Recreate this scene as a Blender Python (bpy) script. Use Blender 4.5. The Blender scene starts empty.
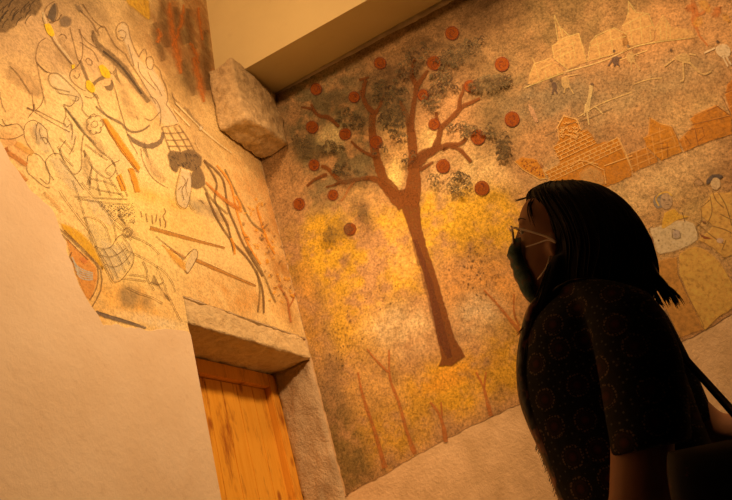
import bpy, bmesh, math, random
import numpy as np
from mathutils import Vector, Matrix, noise
from mathutils.geometry import delaunay_2d_cdt
random.seed(7)
scn = bpy.context.scene
COL = scn.collection
PI = math.pi

# ------------------------------------------------------------------ camera frame
F = 712.0; CX, CY = 366.0, 250.0; CAM_H = 1.05
def _n(v): return v/np.linalg.norm(v)
_z = _n(np.array([-118-CX, -1324-CY, F]))
_x = np.array([693-CX, 471-CY, F]); _x = _n(_x - _z*(_x@_z))
ROT = np.array([_x, np.cross(_z, _x), _z])
CAM = np.array([0, 0, CAM_H])
WL, WR, WP = 1.5, 3.26, 1.5      # left wall y, right wall x, distance of the woman
def ray(px, py): return ROT @ np.array([px-CX, py-CY, F])
def onL(px, py, off=0.0):
    d = ray(px, py); return Vector(d*((WL-off)/d[1]) + CAM)
def onR(px, py, off=0.0):
    d = ray(px, py); return Vector(d*((WR-off)/d[0]) + CAM)
def P(px, py, d=0.0):
    r = ray(px, py); return Vector(r*((WP-d)/r[0]) + CAM)
def proj(p):
    c = ROT.T @ (np.array(p)-CAM)
    if c[2] < .05: return (-999, -999)
    return (c[0]/c[2]*F+CX, c[1]/c[2]*F+CY)

cam = bpy.data.cameras.new('camera'); cam_o = bpy.data.objects.new('camera', cam); COL.objects.link(cam_o)
cam.sensor_width = 36; cam.lens = 36*F/732; cam.clip_start = .02
r_, u_, b_ = ROT@np.array([1., 0, 0]), ROT@np.array([0, -1., 0]), ROT@np.array([0, 0, -1.])
cam_o.matrix_world = Matrix(((r_[0], u_[0], b_[0], 0), (r_[1], u_[1], b_[1], 0), (r_[2], u_[2], b_[2], CAM_H), (0, 0, 0, 1)))
scn.camera = cam_o
vs = scn.view_settings
scn.display_settings.display_device = 'sRGB'
vs.view_transform = 'Standard'; vs.look = 'None'; vs.gamma = 1; vs.use_curve_mapping = False
vs.exposure = 0.0

# ------------------------------------------------------------------ colour
def s2l(c):
    c = c/255.0
    return c/12.92 if c <= .04045 else ((c+.055)/1.055)**2.4
LC = (.82, .43, .165)
def A(r, g, b, e=1.0):
    if b < .42*g: g *= .93
    c = [s2l(v)/(k*e) for v, k in zip((r, g, b), LC)]; m = max(1, max(c)/.86)
    return tuple(max(.012, v/m) for v in c)
def AL(r, g, b): return A(r, g, b, .86)
def AR(r, g, b): return A(r, g, b, .78)

# ------------------------------------------------------------------ materials
def new_mat(name):
    m = bpy.data.materials.new(name); m.use_nodes = True
    nt = m.node_tree; b = nt.nodes['Principled BSDF']
    b.inputs['Roughness'].default_value = .85
    if 'Specular IOR Level' in b.inputs: b.inputs['Specular IOR Level'].default_value = .2
    return m, nt, b
def nd(nt, t, **k):
    n = nt.nodes.new(t)
    for a, v in k.items():
        if a in n.inputs: n.inputs[a].default_value = v
        else: setattr(n, a, v)
    return n
def ramp(nt, src, stops):
    r = nt.nodes.new('ShaderNodeValToRGB'); e = r.color_ramp.elements
    while len(e) < len(stops): e.new(.5)
    for el, (p, c) in zip(e, stops):
        el.position = p; el.color = (*c, 1) if len(c) == 3 else c
    nt.links.new(src, r.inputs[0]); return r
def g3(v): return (v, v, v)
def mix(nt, a, b, fac, mode='MIX'):
    m = nt.nodes.new('ShaderNodeMix'); m.data_type = 'RGBA'; m.blend_type = mode
    if isinstance(fac, (int, float)): m.inputs[0].default_value = fac
    else: nt.links.new(fac, m.inputs[0])
    for i, s in ((6, a), (7, b)):
        if isinstance(s, tuple): m.inputs[i].default_value = (*s, 1)
        else: nt.links.new(s, m.inputs[i])
    return m.outputs[2]
def pos(nt):
    return nt.nodes.new('ShaderNodeNewGeometry').outputs['Position']
def nz(nt, scale, detail=4, rough=.6, src=None):
    n = nd(nt, 'ShaderNodeTexNoise', Scale=scale, Detail=detail, Roughness=rough)
    nt.links.new(src if src else pos(nt), n.inputs['Vector']); return n.outputs['Fac']
def off_pos(nt):
    v = nd(nt, 'ShaderNodeVectorMath', operation='ADD'); v.inputs[1].default_value = (4.7, 9.1, 2.3); nt.links.new(pos(nt), v.inputs[0]); return v.outputs[0]
def bump(nt, b, h, strength, dist):
    n = nd(nt, 'ShaderNodeBump', Strength=strength, Distance=dist)
    nt.links.new(h, n.inputs['Height']); nt.links.new(n.outputs[0], b.inputs['Normal'])

def plaster(name, c1, c2, stain, bs=.35, bscale=60, rscale=5):
    m, nt, b = new_mat(name)
    c = mix(nt, c1, c2, ramp(nt, nz(nt, rscale, 6, .62), [(.38, g3(0)), (.64, g3(1))]).outputs[0])
    c = mix(nt, c, stain, ramp(nt, nz(nt, rscale*5, 5, .7), [(.60, g3(0)), (.78, g3(.55))]).outputs[0])
    nt.links.new(c, b.inputs['Base Color'])
    bump(nt, b, nz(nt, bscale, 8, .65), bs, .012); return m

def fresco(name, k=1.0):
    """old painted plaster: pigment and some painted light from the tint attribute, broken up by wear"""
    m, nt, b = new_mat(name)
    at = nd(nt, 'ShaderNodeAttribute', attribute_name='tint').outputs['Color']
    c = mix(nt, at, ramp(nt, nz(nt, 7, 10, .76), [(.32, g3(.55)), (.5, g3(1.0)), (.68, g3(1.3))]).outputs[0], .85*k, 'MULTIPLY')
    c = mix(nt, c, ramp(nt, nz(nt, 95, 6, .8), [(.36, g3(.34)), (.5, g3(1.0)), (.62, g3(1.5))]).outputs[0], .85*min(1, k*1.25), 'MULTIPLY')
    c = mix(nt, c, (.08, .045, .018), ramp(nt, nz(nt, 27, 12, .88), [(.575, g3(0)), (.64, g3(.62*k))]).outputs[0])
    c = mix(nt, c, (.72, .52, .30), ramp(nt, nz(nt, 21, 12, .88, src=off_pos(nt)), [(.60, g3(0)), (.67, g3(.42*k))]).outputs[0])
    nt.links.new(c, b.inputs['Base Color'])
    bump(nt, b, nz(nt, 75, 8, .65), .28, .008); return m

_paint = {}
def paint(col, cover=.85, wear=.35, scale=38, e='L'):
    key = (col, cover, wear, scale, e)
    if key in _paint: return _paint[key]
    m, nt, b = new_mat('pigment_%d' % len(_paint)); _paint[key] = m
    base = AL(*col) if e == 'L' else AR(*col)
    dark = tuple(v*.62 for v in base); lite = tuple(min(.88, v*1.25) for v in base)
    c = ramp(nt, nz(nt, scale*2.2, 6, .7), [(.34, dark), (.5, base), (.68, lite)]).outputs[0]
    nt.links.new(c, b.inputs['Base Color'])
    fade = nd(nt, 'ShaderNodeAttribute', attribute_name='fade').outputs['Fac']
    wr = ramp(nt, nz(nt, scale, 7, .72), [(.30, g3(cover)), (.5, g3(cover*(1-wear*.4))), (.68, g3(cover*(1-wear)))]).outputs[0]
    mu = nd(nt, 'ShaderNodeMath', operation='MULTIPLY'); nt.links.new(fade, mu.inputs[0]); nt.links.new(wr, mu.inputs[1])
    nt.links.new(mu.outputs[0], b.inputs['Alpha'])
    return m

# ------------------------------------------------------------------ object helpers
def link(name, me, mats, parent=None):
    o = bpy.data.objects.new(name, me); COL.objects.link(o)
    for m in (mats if isinstance(mats, (list, tuple)) else [mats]): me.materials.append(m)
    if parent: o.parent = parent; o.matrix_parent_inverse = parent.matrix_world.inverted()
    return o
def from_bm(name, bm, mats, parent=None, smooth=True):
    bmesh.ops.recalc_face_normals(bm, faces=bm.faces)
    me = bpy.data.meshes.new(name); bm.to_mesh(me); bm.free()
    for p in me.polygons: p.use_smooth = smooth
    return link(name, me, mats, parent)
def tag(o, label=None, cat=None, group=None, kind=None):
    if label: o['label'] = label
    if cat: o['category'] = cat
    if group: o['group'] = group
    if kind: o['kind'] = kind
    return o
def bx(bm, lo, hi, seg=0):
    lo, hi = Vector(lo), Vector(hi)
    vs_ = [bm.verts.new((lo[0] if i & 1 == 0 else hi[0], lo[1] if i & 2 == 0 else hi[1], lo[2] if i & 4 == 0 else hi[2])) for i in range(8)]
    for f in ((0, 1, 3, 2), (4, 6, 7, 5), (0, 4, 5, 1), (2, 3, 7, 6), (0, 2, 6, 4), (1, 5, 7, 3)):
        bm.faces.new([vs_[i] for i in f])
    return vs_
def rings(bm, rs, cap=True):
    rv = [[bm.verts.new(p) for p in r] for r in rs]; n = len(rv[0])
    for a, b in zip(rv, rv[1:]):
        for i in range(n): bm.faces.new((a[i], a[(i+1) % n], b[(i+1) % n], b[i]))
    if cap:
        bm.faces.new(rv[0][::-1]); bm.faces.new(rv[-1])
    return rv
def cat(pts, n=4):
    """smooth curve through points (Catmull-Rom); points may be tuples of any size"""
    if len(pts) < 3: return [tuple(p) for p in pts]
    p = [np.array(q, float) for q in pts]; p = [2*p[0]-p[1]]+p+[2*p[-1]-p[-2]]
    out = []
    for i in range(1, len(p)-2):
        for k in range(n):
            t = k/n
            out.append(tuple(.5*(2*p[i]+(p[i+1]-p[i-1])*t+(2*p[i-1]-5*p[i]+4*p[i+1]-p[i+2])*t*t+(-p[i-1]+3*p[i]-3*p[i+1]+p[i+2])*t**3)))
    out.append(tuple(p[-2])); return out
def loft(bm, secs, n=28, sub=3, power=2.0):
    """secs: (frontpx, backpx, half thickness, depth) -> closed smooth surface through the sections"""
    flat = [(*P(*s[0], s[3]), *P(*s[1], s[3]), s[2]) for s in secs]
    flat = cat(flat, sub); rs = []
    for f in flat:
        a, b, h = Vector(f[0:3]), Vector(f[3:6]), f[6]
        c = (a+b)/2; u = (a-b)/2; r = []
        for i in range(n):
            t = 2*PI*i/n; ct, st = math.cos(t), math.sin(t)
            k = (abs(ct)**power+abs(st)**power)**(-1/power)
            r.append(c+u*ct*k+Vector((-h*st*k, 0, 0)))
        rs.append(r)
    rings(bm, rs)
def tube(bm, pts, rad, n=10, sub=1, cap=True):
    """pts: vectors; rad: number or list -> closed tapered tube"""
    if not isinstance(rad, (list, tuple)): rad = [rad]*len(pts)
    q = cat([(*p, r) for p, r in zip(pts, rad)], sub) if sub > 1 else [(*p, r) for p, r in zip(pts, rad)]
    rs = []; up = Vector((.31, .17, .93))
    for i, f in enumerate(q):
        a = Vector(q[max(0, i-1)][:3]); b = Vector(q[min(len(q)-1, i+1)][:3]); t = (b-a).normalized()
        s = t.cross(up)
        if s.length < .05: s = t.cross(Vector((1, 0, 0)))
        s.normalize(); w = t.cross(s); c = Vector(f[:3])
        rs.append([c+(s*math.cos(2*PI*k/n)+w*math.sin(2*PI*k/n))*max(f[3], .0002) for k in range(n)])
    rings(bm, rs, cap)
def ball(bm, c, r, seg=16, sc=(1, 1, 1), rot=None):
    m = Matrix.Translation(c) @ (rot if rot else Matrix()) @ Matrix.Diagonal((*sc, 1))
    bmesh.ops.create_uvsphere(bm, u_segments=seg, v_segments=max(6, seg//2), radius=r, matrix=m)
def T(s):
    return [tuple(float(v) for v in p.split(',')) for p in s.split()]
def Z(ox, oy, k, s):
    return [(ox+x*k, oy+y*k) for x, y in T(s)]
def remesh_join(bm, voxel, smooth_it):
    me = bpy.data.meshes.new('tmp'); bmesh.ops.recalc_face_normals(bm, faces=bm.faces); bm.to_mesh(me); bm.free()
    o = bpy.data.objects.new('tmp', me); COL.objects.link(o)
    md = o.modifiers.new('r', 'REMESH'); md.mode = 'VOXEL'; md.voxel_size = voxel
    sm = o.modifiers.new('s', 'SMOOTH'); sm.iterations = smooth_it; sm.factor = .5
    dg = bpy.context.evaluated_depsgraph_get(); dg.update()
    res = bpy.data.meshes.new_from_object(o.evaluated_get(dg))
    bpy.data.objects.remove(o); bpy.data.meshes.remove(me)
    for p in res.polygons: p.use_smooth = True
    return res

# ------------------------------------------------------------------ painted shapes lying in the wall surface
class Paint:
    def __init__(s, side, layer=1):
        s.f = onL if side == 'L' else onR; s.e = side; s.off = .0022+layer*.0011
        s.v = []; s.fd = []; s.fc = []; s.mi = []; s.mats = []; s.c = (0, 0)
    def _m(s, m):
        if m not in s.mats: s.mats.append(m)
        s.off += .00004
        return s.mats.index(m)
    def m(s, col, cover=.85, wear=.35, scale=38): return paint(col, cover, wear, scale, s.e)
    def _add(s, px, fade):
        s.v.append(s.f(px[0], px[1], s.off)); s.fd.append(fade); return len(s.v)-1
    def line(s, pts, w, mat, smooth=4, jit=0.0, soft=False):
        mi = s._m(mat); q = cat([tuple(p) for p in pts], smooth) if smooth > 1 else [tuple(p) for p in pts]
        q = [(x+random.uniform(-jit, jit), y+random.uniform(-jit, jit)) for x, y in q]
        prev = None; N = len(q)
        ws = w if isinstance(w, (list, tuple)) else [w, w]
        for i, p in enumerate(q):
            a = np.array(q[max(0, i-1)]); b = np.array(q[min(N-1, i+1)]); t = b-a; L = np.linalg.norm(t) or 1; nn = np.array((-t[1], t[0]))/L
            k = i/max(1, N-1)*(len(ws)-1); j = min(int(k), len(ws)-2); wd = (ws[j]+(ws[j+1]-ws[j])*(k-j))*random.uniform(.85, 1.15)
            if soft: offs = ((-wd*.75, 0), (-wd*.15, 1), (wd*.15, 1), (wd*.75, 0))
            elif max(ws) > 2.4:
                e = max(.2*wd, wd/2-.7); offs = ((-wd/2-.3, 0), (-e, 1), (e, 1), (wd/2+.3, 0))
            else: offs = ((-wd/2, 1), (wd/2, 1))
            cur = [s._add((p[0]+nn[0]*o, p[1]+nn[1]*o), f) for o, f in offs]
            if prev:
                for a_, b_2 in zip(range(len(cur)-1), range(1, len(cur))):
                    s.fc.append((prev[a_], prev[b_2], cur[b_2], cur[a_])); s.mi.append(mi)
            prev = cur
    def lines(s, text, w, mat, smooth=4, tr=None):
        for l in text.strip().split(';'):
            l = l.strip()
            if not l: continue
            s.line(Z(*tr, l) if tr else T(l), w, mat, smooth)
    def poly(s, pts, mat, smooth=1, soft=.9, jit=.25):
        mi = s._m(mat); q = [tuple(p) for p in pts]
        if smooth > 1: q = cat(q+[q[0]], smooth)[:-1]
        else:
            o = []
            for a, b in zip(q, q[1:]+q[:1]):
                L = math.dist(a, b); k = max(1, int(L/3))
                o += [(a[0]+(b[0]-a[0])*i/k, a[1]+(b[1]-a[1])*i/k) for i in range(k)]
            q = o
        q = [(x+random.uniform(-jit, jit), y+random.uniform(-jit, jit)) for x, y in q]
        ar = sum(a[0]*b[1]-b[0]*a[1] for a, b in zip(q, q[1:]+q[:1]))
        if ar < 0: q.reverse()
        N = len(q); inn = []
        for i in range(N):
            a = np.array(q[i-1]); b = np.array(q[(i+1) % N]); t = b-a; t = t/(np.linalg.norm(t) or 1)
            inn.append((q[i][0]-t[1]*soft, q[i][1]+t[0]*soft))
        io = [s._add(p, 0.0) for p in q]; ii = [s._add(p, 1.0) for p in inn]
        for i in range(N):
            s.fc.append((io[i], io[(i+1) % N], ii[(i+1) % N], ii[i])); s.mi.append(mi)
        from mathutils.geometry import tessellate_polygon
        for t in tessellate_polygon([[Vector((x, y, 0)) for x, y in inn]]):
            s.fc.append(tuple(ii[k] for k in t)); s.mi.append(mi)
    def disc(s, cx, cy, rx, ry, mat, rot=0, n=22, soft=.9, jit=.25):
        c, si = math.cos(rot), math.sin(rot)
        s.poly([(cx+rx*math.cos(a)*c-ry*math.sin(a)*si, cy+rx*math.cos(a)*si+ry*math.sin(a)*c) for a in (2*PI*i/n for i in range(n))], mat, 2, soft, jit)
    def ring(s, cx, cy, r, w, mat, a0=0, a1=2*PI, n=10):
        s.line([(cx+r*math.cos(a0+(a1-a0)*i/n), cy+r*math.sin(a0+(a1-a0)*i/n)) for i in range(n+1)], w, mat, 1)
    def build(s, name, parent, label=None):
        me = bpy.data.meshes.new(name); me.from_pydata(s.v, [], s.fc); me.update()
        a = me.attributes.new('fade', 'FLOAT', 'POINT')
        for i, f in enumerate(s.fd): a.data[i].value = f
        for i, p in enumerate(me.polygons): p.material_index = s.mi[i]
        o = link(name, me, s.mats, parent)
        if label: o['label'] = label
        return o

def painted_sheet(name, side, outline, step, base, tints, mat, off, parent=None):
    """painted plaster skin with the outline (wall u,z coords); each vertex takes its pigment, with some painted light and shade, from the tints"""
    o2 = []
    for a, b in zip(outline, outline[1:]+outline[:1]):
        L = math.dist(a, b); k = max(1, int(L/(step*.8)))
        o2 += [(a[0]+(b[0]-a[0])*i/k, a[1]+(b[1]-a[1])*i/k) for i in range(k)]
    o2 = [Vector((x+noise.noise(Vector((x*31, y*31, 3)))*.006, y+noise.noise(Vector((x*37, y*37, 9)))*.006)) for x, y in o2]
    def inside(x, y):
        c = False
        for i in range(len(outline)):
            (x1, y1), (x2, y2) = outline[i-1], outline[i]
            if (y1 > y) != (y2 > y) and x < (x2-x1)*(y-y1)/(y2-y1)+x1: c = not c
        return c
    xs = [p[0] for p in outline]; ys = [p[1] for p in outline]
    pts = list(o2); n0 = len(o2)
    y = min(ys)+step/2
    while y < max(ys):
        x = min(xs)+step/2
        while x < max(xs):
            if inside(x, y): pts.append(Vector((x+random.uniform(-.2, .2)*step, y+random.uniform(-.2, .2)*step)))
            x += step
        y += step
    V, Ed, Fc = delaunay_2d_cdt(pts, [(i, (i+1) % n0) for i in range(n0)], [], 1, 1e-5)[:3]
    co = [(v.x, WL-off, v.y) if side == 'L' else (WR-off, v.x, v.y) for v in V]
    me = bpy.data.meshes.new(name); me.from_pydata(co, [], Fc); me.update()
    pxs = np.array([proj(c) for c in co])
    nm = np.array([[noise.fractal(Vector(c)*sc+Vector((5, 7, 1)), .7, 2.3, 5) for sc in (6., 21.)] for c in co])
    col = np.tile(np.array(base), (len(co), 1))
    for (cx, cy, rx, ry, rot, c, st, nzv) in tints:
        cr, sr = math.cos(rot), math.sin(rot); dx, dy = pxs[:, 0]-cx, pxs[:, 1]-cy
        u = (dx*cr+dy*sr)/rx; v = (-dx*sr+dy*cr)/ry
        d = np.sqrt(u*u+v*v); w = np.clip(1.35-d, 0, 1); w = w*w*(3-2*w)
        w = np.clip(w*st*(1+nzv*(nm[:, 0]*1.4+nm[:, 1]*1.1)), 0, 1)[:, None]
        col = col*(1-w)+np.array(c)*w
    a = me.attributes.new('tint', 'FLOAT_COLOR', 'POINT')
    a.data.foreach_set('color', np.concatenate([col, np.ones((len(co), 1))], 1).astype(np.float32).ravel())
    # turn the skin towards the room
    if me.polygons[0].normal.dot(Vector((0, -1, 0)) if side == 'L' else Vector((-1, 0, 0))) < 0: me.flip_normals()
    return link(name, me, mat, parent)

#==SETTING==
m_white = plaster('lime_plaster', (.83, .75, .65), (.77, .67, .55), (.58, .46, .34), .3, 38, 3.2)
m_brown = plaster('rough_plaster', (.82, .65, .45), (.64, .49, .31), (.42, .29, .16), .4, 65, 8)
m_stone = plaster('rough_stone', (.80, .64, .40), (.52, .40, .24), (.22, .15, .08), 1.0, 75, 26)
m_lint = plaster('pale_rough_stone', (.86, .74, .48), (.70, .58, .37), (.36, .27, .16), 1.0, 70, 22)
m_ceil = plaster('ceiling_paint', (.76, .66, .38), (.72, .62, .355), (.64, .53, .30), .04, 30, 2)
m_floor, nt, b = new_mat('stone_floor')
br = nd(nt, 'ShaderNodeTexBrick', Scale=1.0); br.inputs['Color1'].default_value = (.10, .075, .055, 1); br.inputs['Color2'].default_value = (.08, .06, .045, 1)
br.inputs['Mortar'].default_value = (.07, .055, .04, 1); br.inputs['Mortar Size'].default_value = .012; br.inputs['Brick Width'].default_value = .6; br.inputs['Row Height'].default_value = .4
nt.links.new(pos(nt), br.inputs['Vector']); nt.links.new(br.outputs['Color'], b.inputs['Base Color'])

XA, XB, YA, YB, ZC = -2.6, 3.55, -3.2, 2.0, 4.75
DX0, DX1, DZ, LZ, DY = 2.226, WR, 2.083, 2.207, 1.735
# floor and ceiling
bm = bmesh.new(); bx(bm, (XA, YA, -.1), (XB, YB, 0)); tag(from_bm('floor', bm, m_floor, smooth=False), kind='structure')
bm = bmesh.new(); bx(bm, (XA, YA, ZC), (XB, YB, ZC+.1)); tag(from_bm('ceiling', bm, m_ceil, smooth=False), kind='structure')
# plastered beam along the right wall, under the ceiling: sloped inner face, narrow shadow gap against the wall
bm = bmesh.new()
prof = []
for y in (WL, 1.0, .55, .1, -.6, YA):
    gap = .004 if y > 1.05 else (.018 if y > .6 else .026)
    prof.append([(2.938, y, 3.705), (WR-gap, y, 3.708), (WR-gap, y, ZC), (3.115, y, ZC)])
rings(bm, prof); tag(from_bm('trim_2', bm, m_ceil, smooth=False), kind='structure')

# left wall: slab with the door opening, and the smoother white render raised on its lower part
bm = bmesh.new()
def slab(x0, x1, z0, z1): bx(bm, (x0, WL, z0), (x1, DY+.06, z1))
slab(XA, DX0, 0, ZC); slab(DX0, XB, LZ, ZC); slab(DX0, XB, DZ, LZ) if False else None
edge_px = T('-60,96 -30,100 0,143 4,153 12,168 22,180 28,190 40,201 50,210 58,226 64,242 68,260 72,272 80,291 87,303 93,311 103,327 114,326 125,328 146,330 168,330 186,332')
edge = [tuple(onL(*p)[i] for i in (0, 2)) for p in edge_px]
out = [(XA, 3.3)]+edge+[(DX0, edge[-1][1]-.01), (DX0, 0.0), (XA, 0.0)]
o2 = []
for i, (a, b2) in enumerate(zip(out, out[1:]+out[:1])):
    L = math.dist(a, b2); k = max(1, int(L/.012)) if 1 <= i <= len(edge) else 1
    for j in range(k):
        x, z = a[0]+(b2[0]-a[0])*j/k, a[1]+(b2[1]-a[1])*j/k
        if 1 <= i <= len(edge)-1:
            x += noise.noise(Vector((x*25, z*25, 1)))*.012; z += noise.noise(Vector((x*25, z*25, 6)))*.012
        o2.append((x, z))
V, _e, Fc, _ov = delaunay_2d_cdt([Vector(p) for p in o2], [(i, (i+1) % len(o2)) for i in range(len(o2))], [], 1, 1e-6)[:4]
fr = [bm.verts.new((v.x, WL-.0075, v.y)) for v in V]
for t in Fc: bm.faces.new([fr[i] for i in t])
for e in [e for e in bm.edges if len(e.link_faces) == 1 and all(abs(v.co.y-(WL-.0075)) < 1e-6 for v in e.verts)]:
    fn = e.link_faces[0].calc_center_median(); mid = (e.verts[0].co+e.verts[1].co)/2; d = e.verts[1].co-e.verts[0].co
    nrm = Vector((d.z, 0, -d.x)).normalized()
    if nrm.dot(mid-fn) < 0: nrm.negate()
    q = [bm.verts.new(v.co+nrm*.006+Vector((0, .0095, 0))) for v in e.verts]
    bm.faces.new((e.verts[0], e.verts[1], q[1], q[0]))
wall_left = tag(from_bm('wall_left', bm, m_white, smooth=False), kind='structure')

# right wall, running on past the corner as the side of the door recess
bm = bmesh.new(); bx(bm, (WR, YA, 0), (XB, YB, ZC))
wall_right = tag(from_bm('wall_right', bm, m_brown, smooth=False), kind='structure')
# roughly broken render on the door recess side
bm = bmesh.new(); rows = []
for i in range(70):
    z = .0+i*DZ/69; row = []
    for j in range(16):
        y = WL+.006+(DY-WL-.012)*j/15
        h = .012+.016*noise.fractal(Vector((y*17, z*13, 2)), .9, 2.1, 4)+(.03*max(0, noise.noise(Vector((y*9, z*9, 5))))*max(0, (z-1.8)/.28))
        if j in (0, 15): h = 0
        row.append(bm.verts.new((WR-max(h, .001), y, z)))
    rows.append(row)
for a, b2 in zip(rows, rows[1:]):
    for j in range(15): bm.faces.new((a[j], a[j+1], b2[j+1], b2[j]))
m_grey = plaster('broken_render', (.62, .51, .37), (.48, .39, .28), (.28, .22, .15), .9, 60, 9)
tag(from_bm('trim_1', bm, m_grey), kind='structure')

def rough_block(name, lo, hi, mat, amp, res=.016, seed=0, keep=None):
    bm = bmesh.new(); bx(bm, lo, hi)
    L = max(hi[i]-lo[i] for i in range(3))
    for _ in range(2):
        bmesh.ops.bevel(bm, geom=[e for e in bm.edges], offset=amp*.6 if _ == 0 else amp*.2, segments=1, affect='EDGES')
    for _ in range(9):
        es = [e for e in bm.edges if e.calc_length() > res*1.5]
        if not es: break
        bmesh.ops.subdivide_edges(bm, edges=es, cuts=1); bmesh.ops.triangulate(bm, faces=[f for f in bm.faces if len(f.verts) > 4])
    bm.normal_update()
    for v in bm.verts:
        p = v.co*1.0+Vector((seed, seed*2.3, 0))
        d = noise.fractal(p*9, .8, 2.1, 5)*amp*.9+noise.noise(p*38)*amp*.35
        v.co += v.normal*d
        if keep: keep(v)
    return from_bm(name, bm, mat)
def keep_lintel(v):
    v.co.y = min(v.co.y, DY+.03)
lint = rough_block('lintel', (DX0+.003, 1.494, 2.09), (WR-.004, DY+.02, 2.2), m_lint, .011, .014, 3, keep_lintel)
tag(lint, 'rough grey stone lintel set in the wall over the wooden door', 'lintel')
def keep_corbel(v):
    v.co.x = min(v.co.x, WR-.010); v.co.y = min(v.co.y, WL-.010)
corb = rough_block('corbel', (2.835, 1.295, 3.325), (WR-.010, WL-.010, 3.70), m_stone, .014, .016, 8, keep_corbel)
for v in corb.data.vertices:      # the near end is higher and leans in towards the beam
    k = max(0, (3.02-v.co.x)/.2)
    v.co.z += .05*k*(v.co.z-3.32)/.38
    v.co.y += .035*k*(1.5-v.co.y)/.2
    v.co.x += .05*max(0, (v.co.z-3.45))*k
tag(corb, 'rough stone corbel block jutting from the corner under the ceiling beam', 'corbel')

# ---- door: pine frame and plank leaf
def pine(name, c1, c2, knot):
    m, nt, b = new_mat(name); b.inputs['Roughness'].default_value = .5
    mp = nd(nt, 'ShaderNodeMapping'); mp.inputs['Scale'].default_value = (34, 34, 2.2); nt.links.new(pos(nt), mp.inputs[0])
    c = ramp(nt, nz(nt, 1.0, 5, .6, mp.outputs[0]), [(.3, c1), (.5, c2), (.72, c1)]).outputs[0]
    mp2 = nd(nt, 'ShaderNodeMapping'); mp2.inputs['Scale'].default_value = (9, 9, 5.2); nt.links.new(pos(nt), mp2.inputs[0])
    vo = nd(nt, 'ShaderNodeTexVoronoi', Scale=1.0, Randomness=1.0); nt.links.new(mp2.outputs[0], vo.inputs['Vector'])
    c = mix(nt, c, knot, ramp(nt, vo.outputs['Distance'], [(.0, g3(.95)), (.10, g3(.8)), (.20, g3(0))]).outputs[0])
    mp3 = nd(nt, 'ShaderNodeMapping'); mp3.inputs['Scale'].default_value = (11, 11, 2.6); nt.links.new(pos(nt), mp3.inputs[0])
    c = mix(nt, c, knot, ramp(nt, nz(nt, 1.0, 5, .7, mp3.outputs[0]), [(.51, g3(0)), (.66, g3(.85))]).outputs[0])
    nt.links.new(c, b.inputs['Base Color']); bump(nt, b, nz(nt, 1.0, 5, .6, mp.outputs[0]), .15, .003); return m
m_pine = pine('pine_planks', (.80, .40, .04), (.88, .50, .07), (.36, .11, .02))
m_pinef = pine('pine_frame', (.74, .35, .04), (.86, .46, .065), (.40, .13, .02))
door = bpy.data.objects.new('door_1', None); door.location = ((DX0+DX1)/2, DY, 0); COL.objects.link(door); tag(door, kind='structure')
bpy.context.view_layer.update()
bm = bmesh.new()
def bevbox(bm, lo, hi, o=.004):
    v = bx(bm, lo, hi); es = {e for q in v for e in q.link_edges}
    bmesh.ops.bevel(bm, geom=list(es), offset=o, segments=2, affect='EDGES')
for x0, x1, z0, z1 in ((3.180, WR-.004, 0, 2.085), (DX0-.05, DX0+.03, 0, 2.085), (DX0+.03, 3.180, 2.015, 2.085)):
    bevbox(bm, (x0, DY-.012, z0), (x1, DY+.06, z1))
from_bm('door_frame', bm, m_pinef, door, False)
bm = bmesh.new(); x = DX0+.032; k = 0
for wd in (.135, .12, .145, .13, .125, .14, .15):
    x1 = min(x+wd, 3.178); bevbox(bm, (x+.0007, DY+.022, .008), (x1-.0007, DY+.056, 2.013), .0025); x = x1
from_bm('door_leaf', bm, m_pine, door, False)
bm = bmesh.new()
hc = Vector((DX0+.10, DY+.018, 1.03)); bevbox(bm, hc+Vector((-.02, -.004, -.09)), hc+Vector((.02, .005, .09)), .003)
tube(bm, [hc+Vector((0, 0, .03)), hc+Vector((0, -.045, .03)), hc+Vector((.02, -.052, .03)), hc+Vector((.11, -.052, .03))], .009, 12, 3)
m_iron, nt, b = new_mat('dark_iron'); b.inputs['Base Color'].default_value = (.05, .045, .04, 1); b.inputs['Metallic'].default_value = .8; b.inputs['Roughness'].default_value = .45
from_bm('door_handle', bm, m_iron, door)
m_fres = fresco('fresco_plaster')
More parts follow.
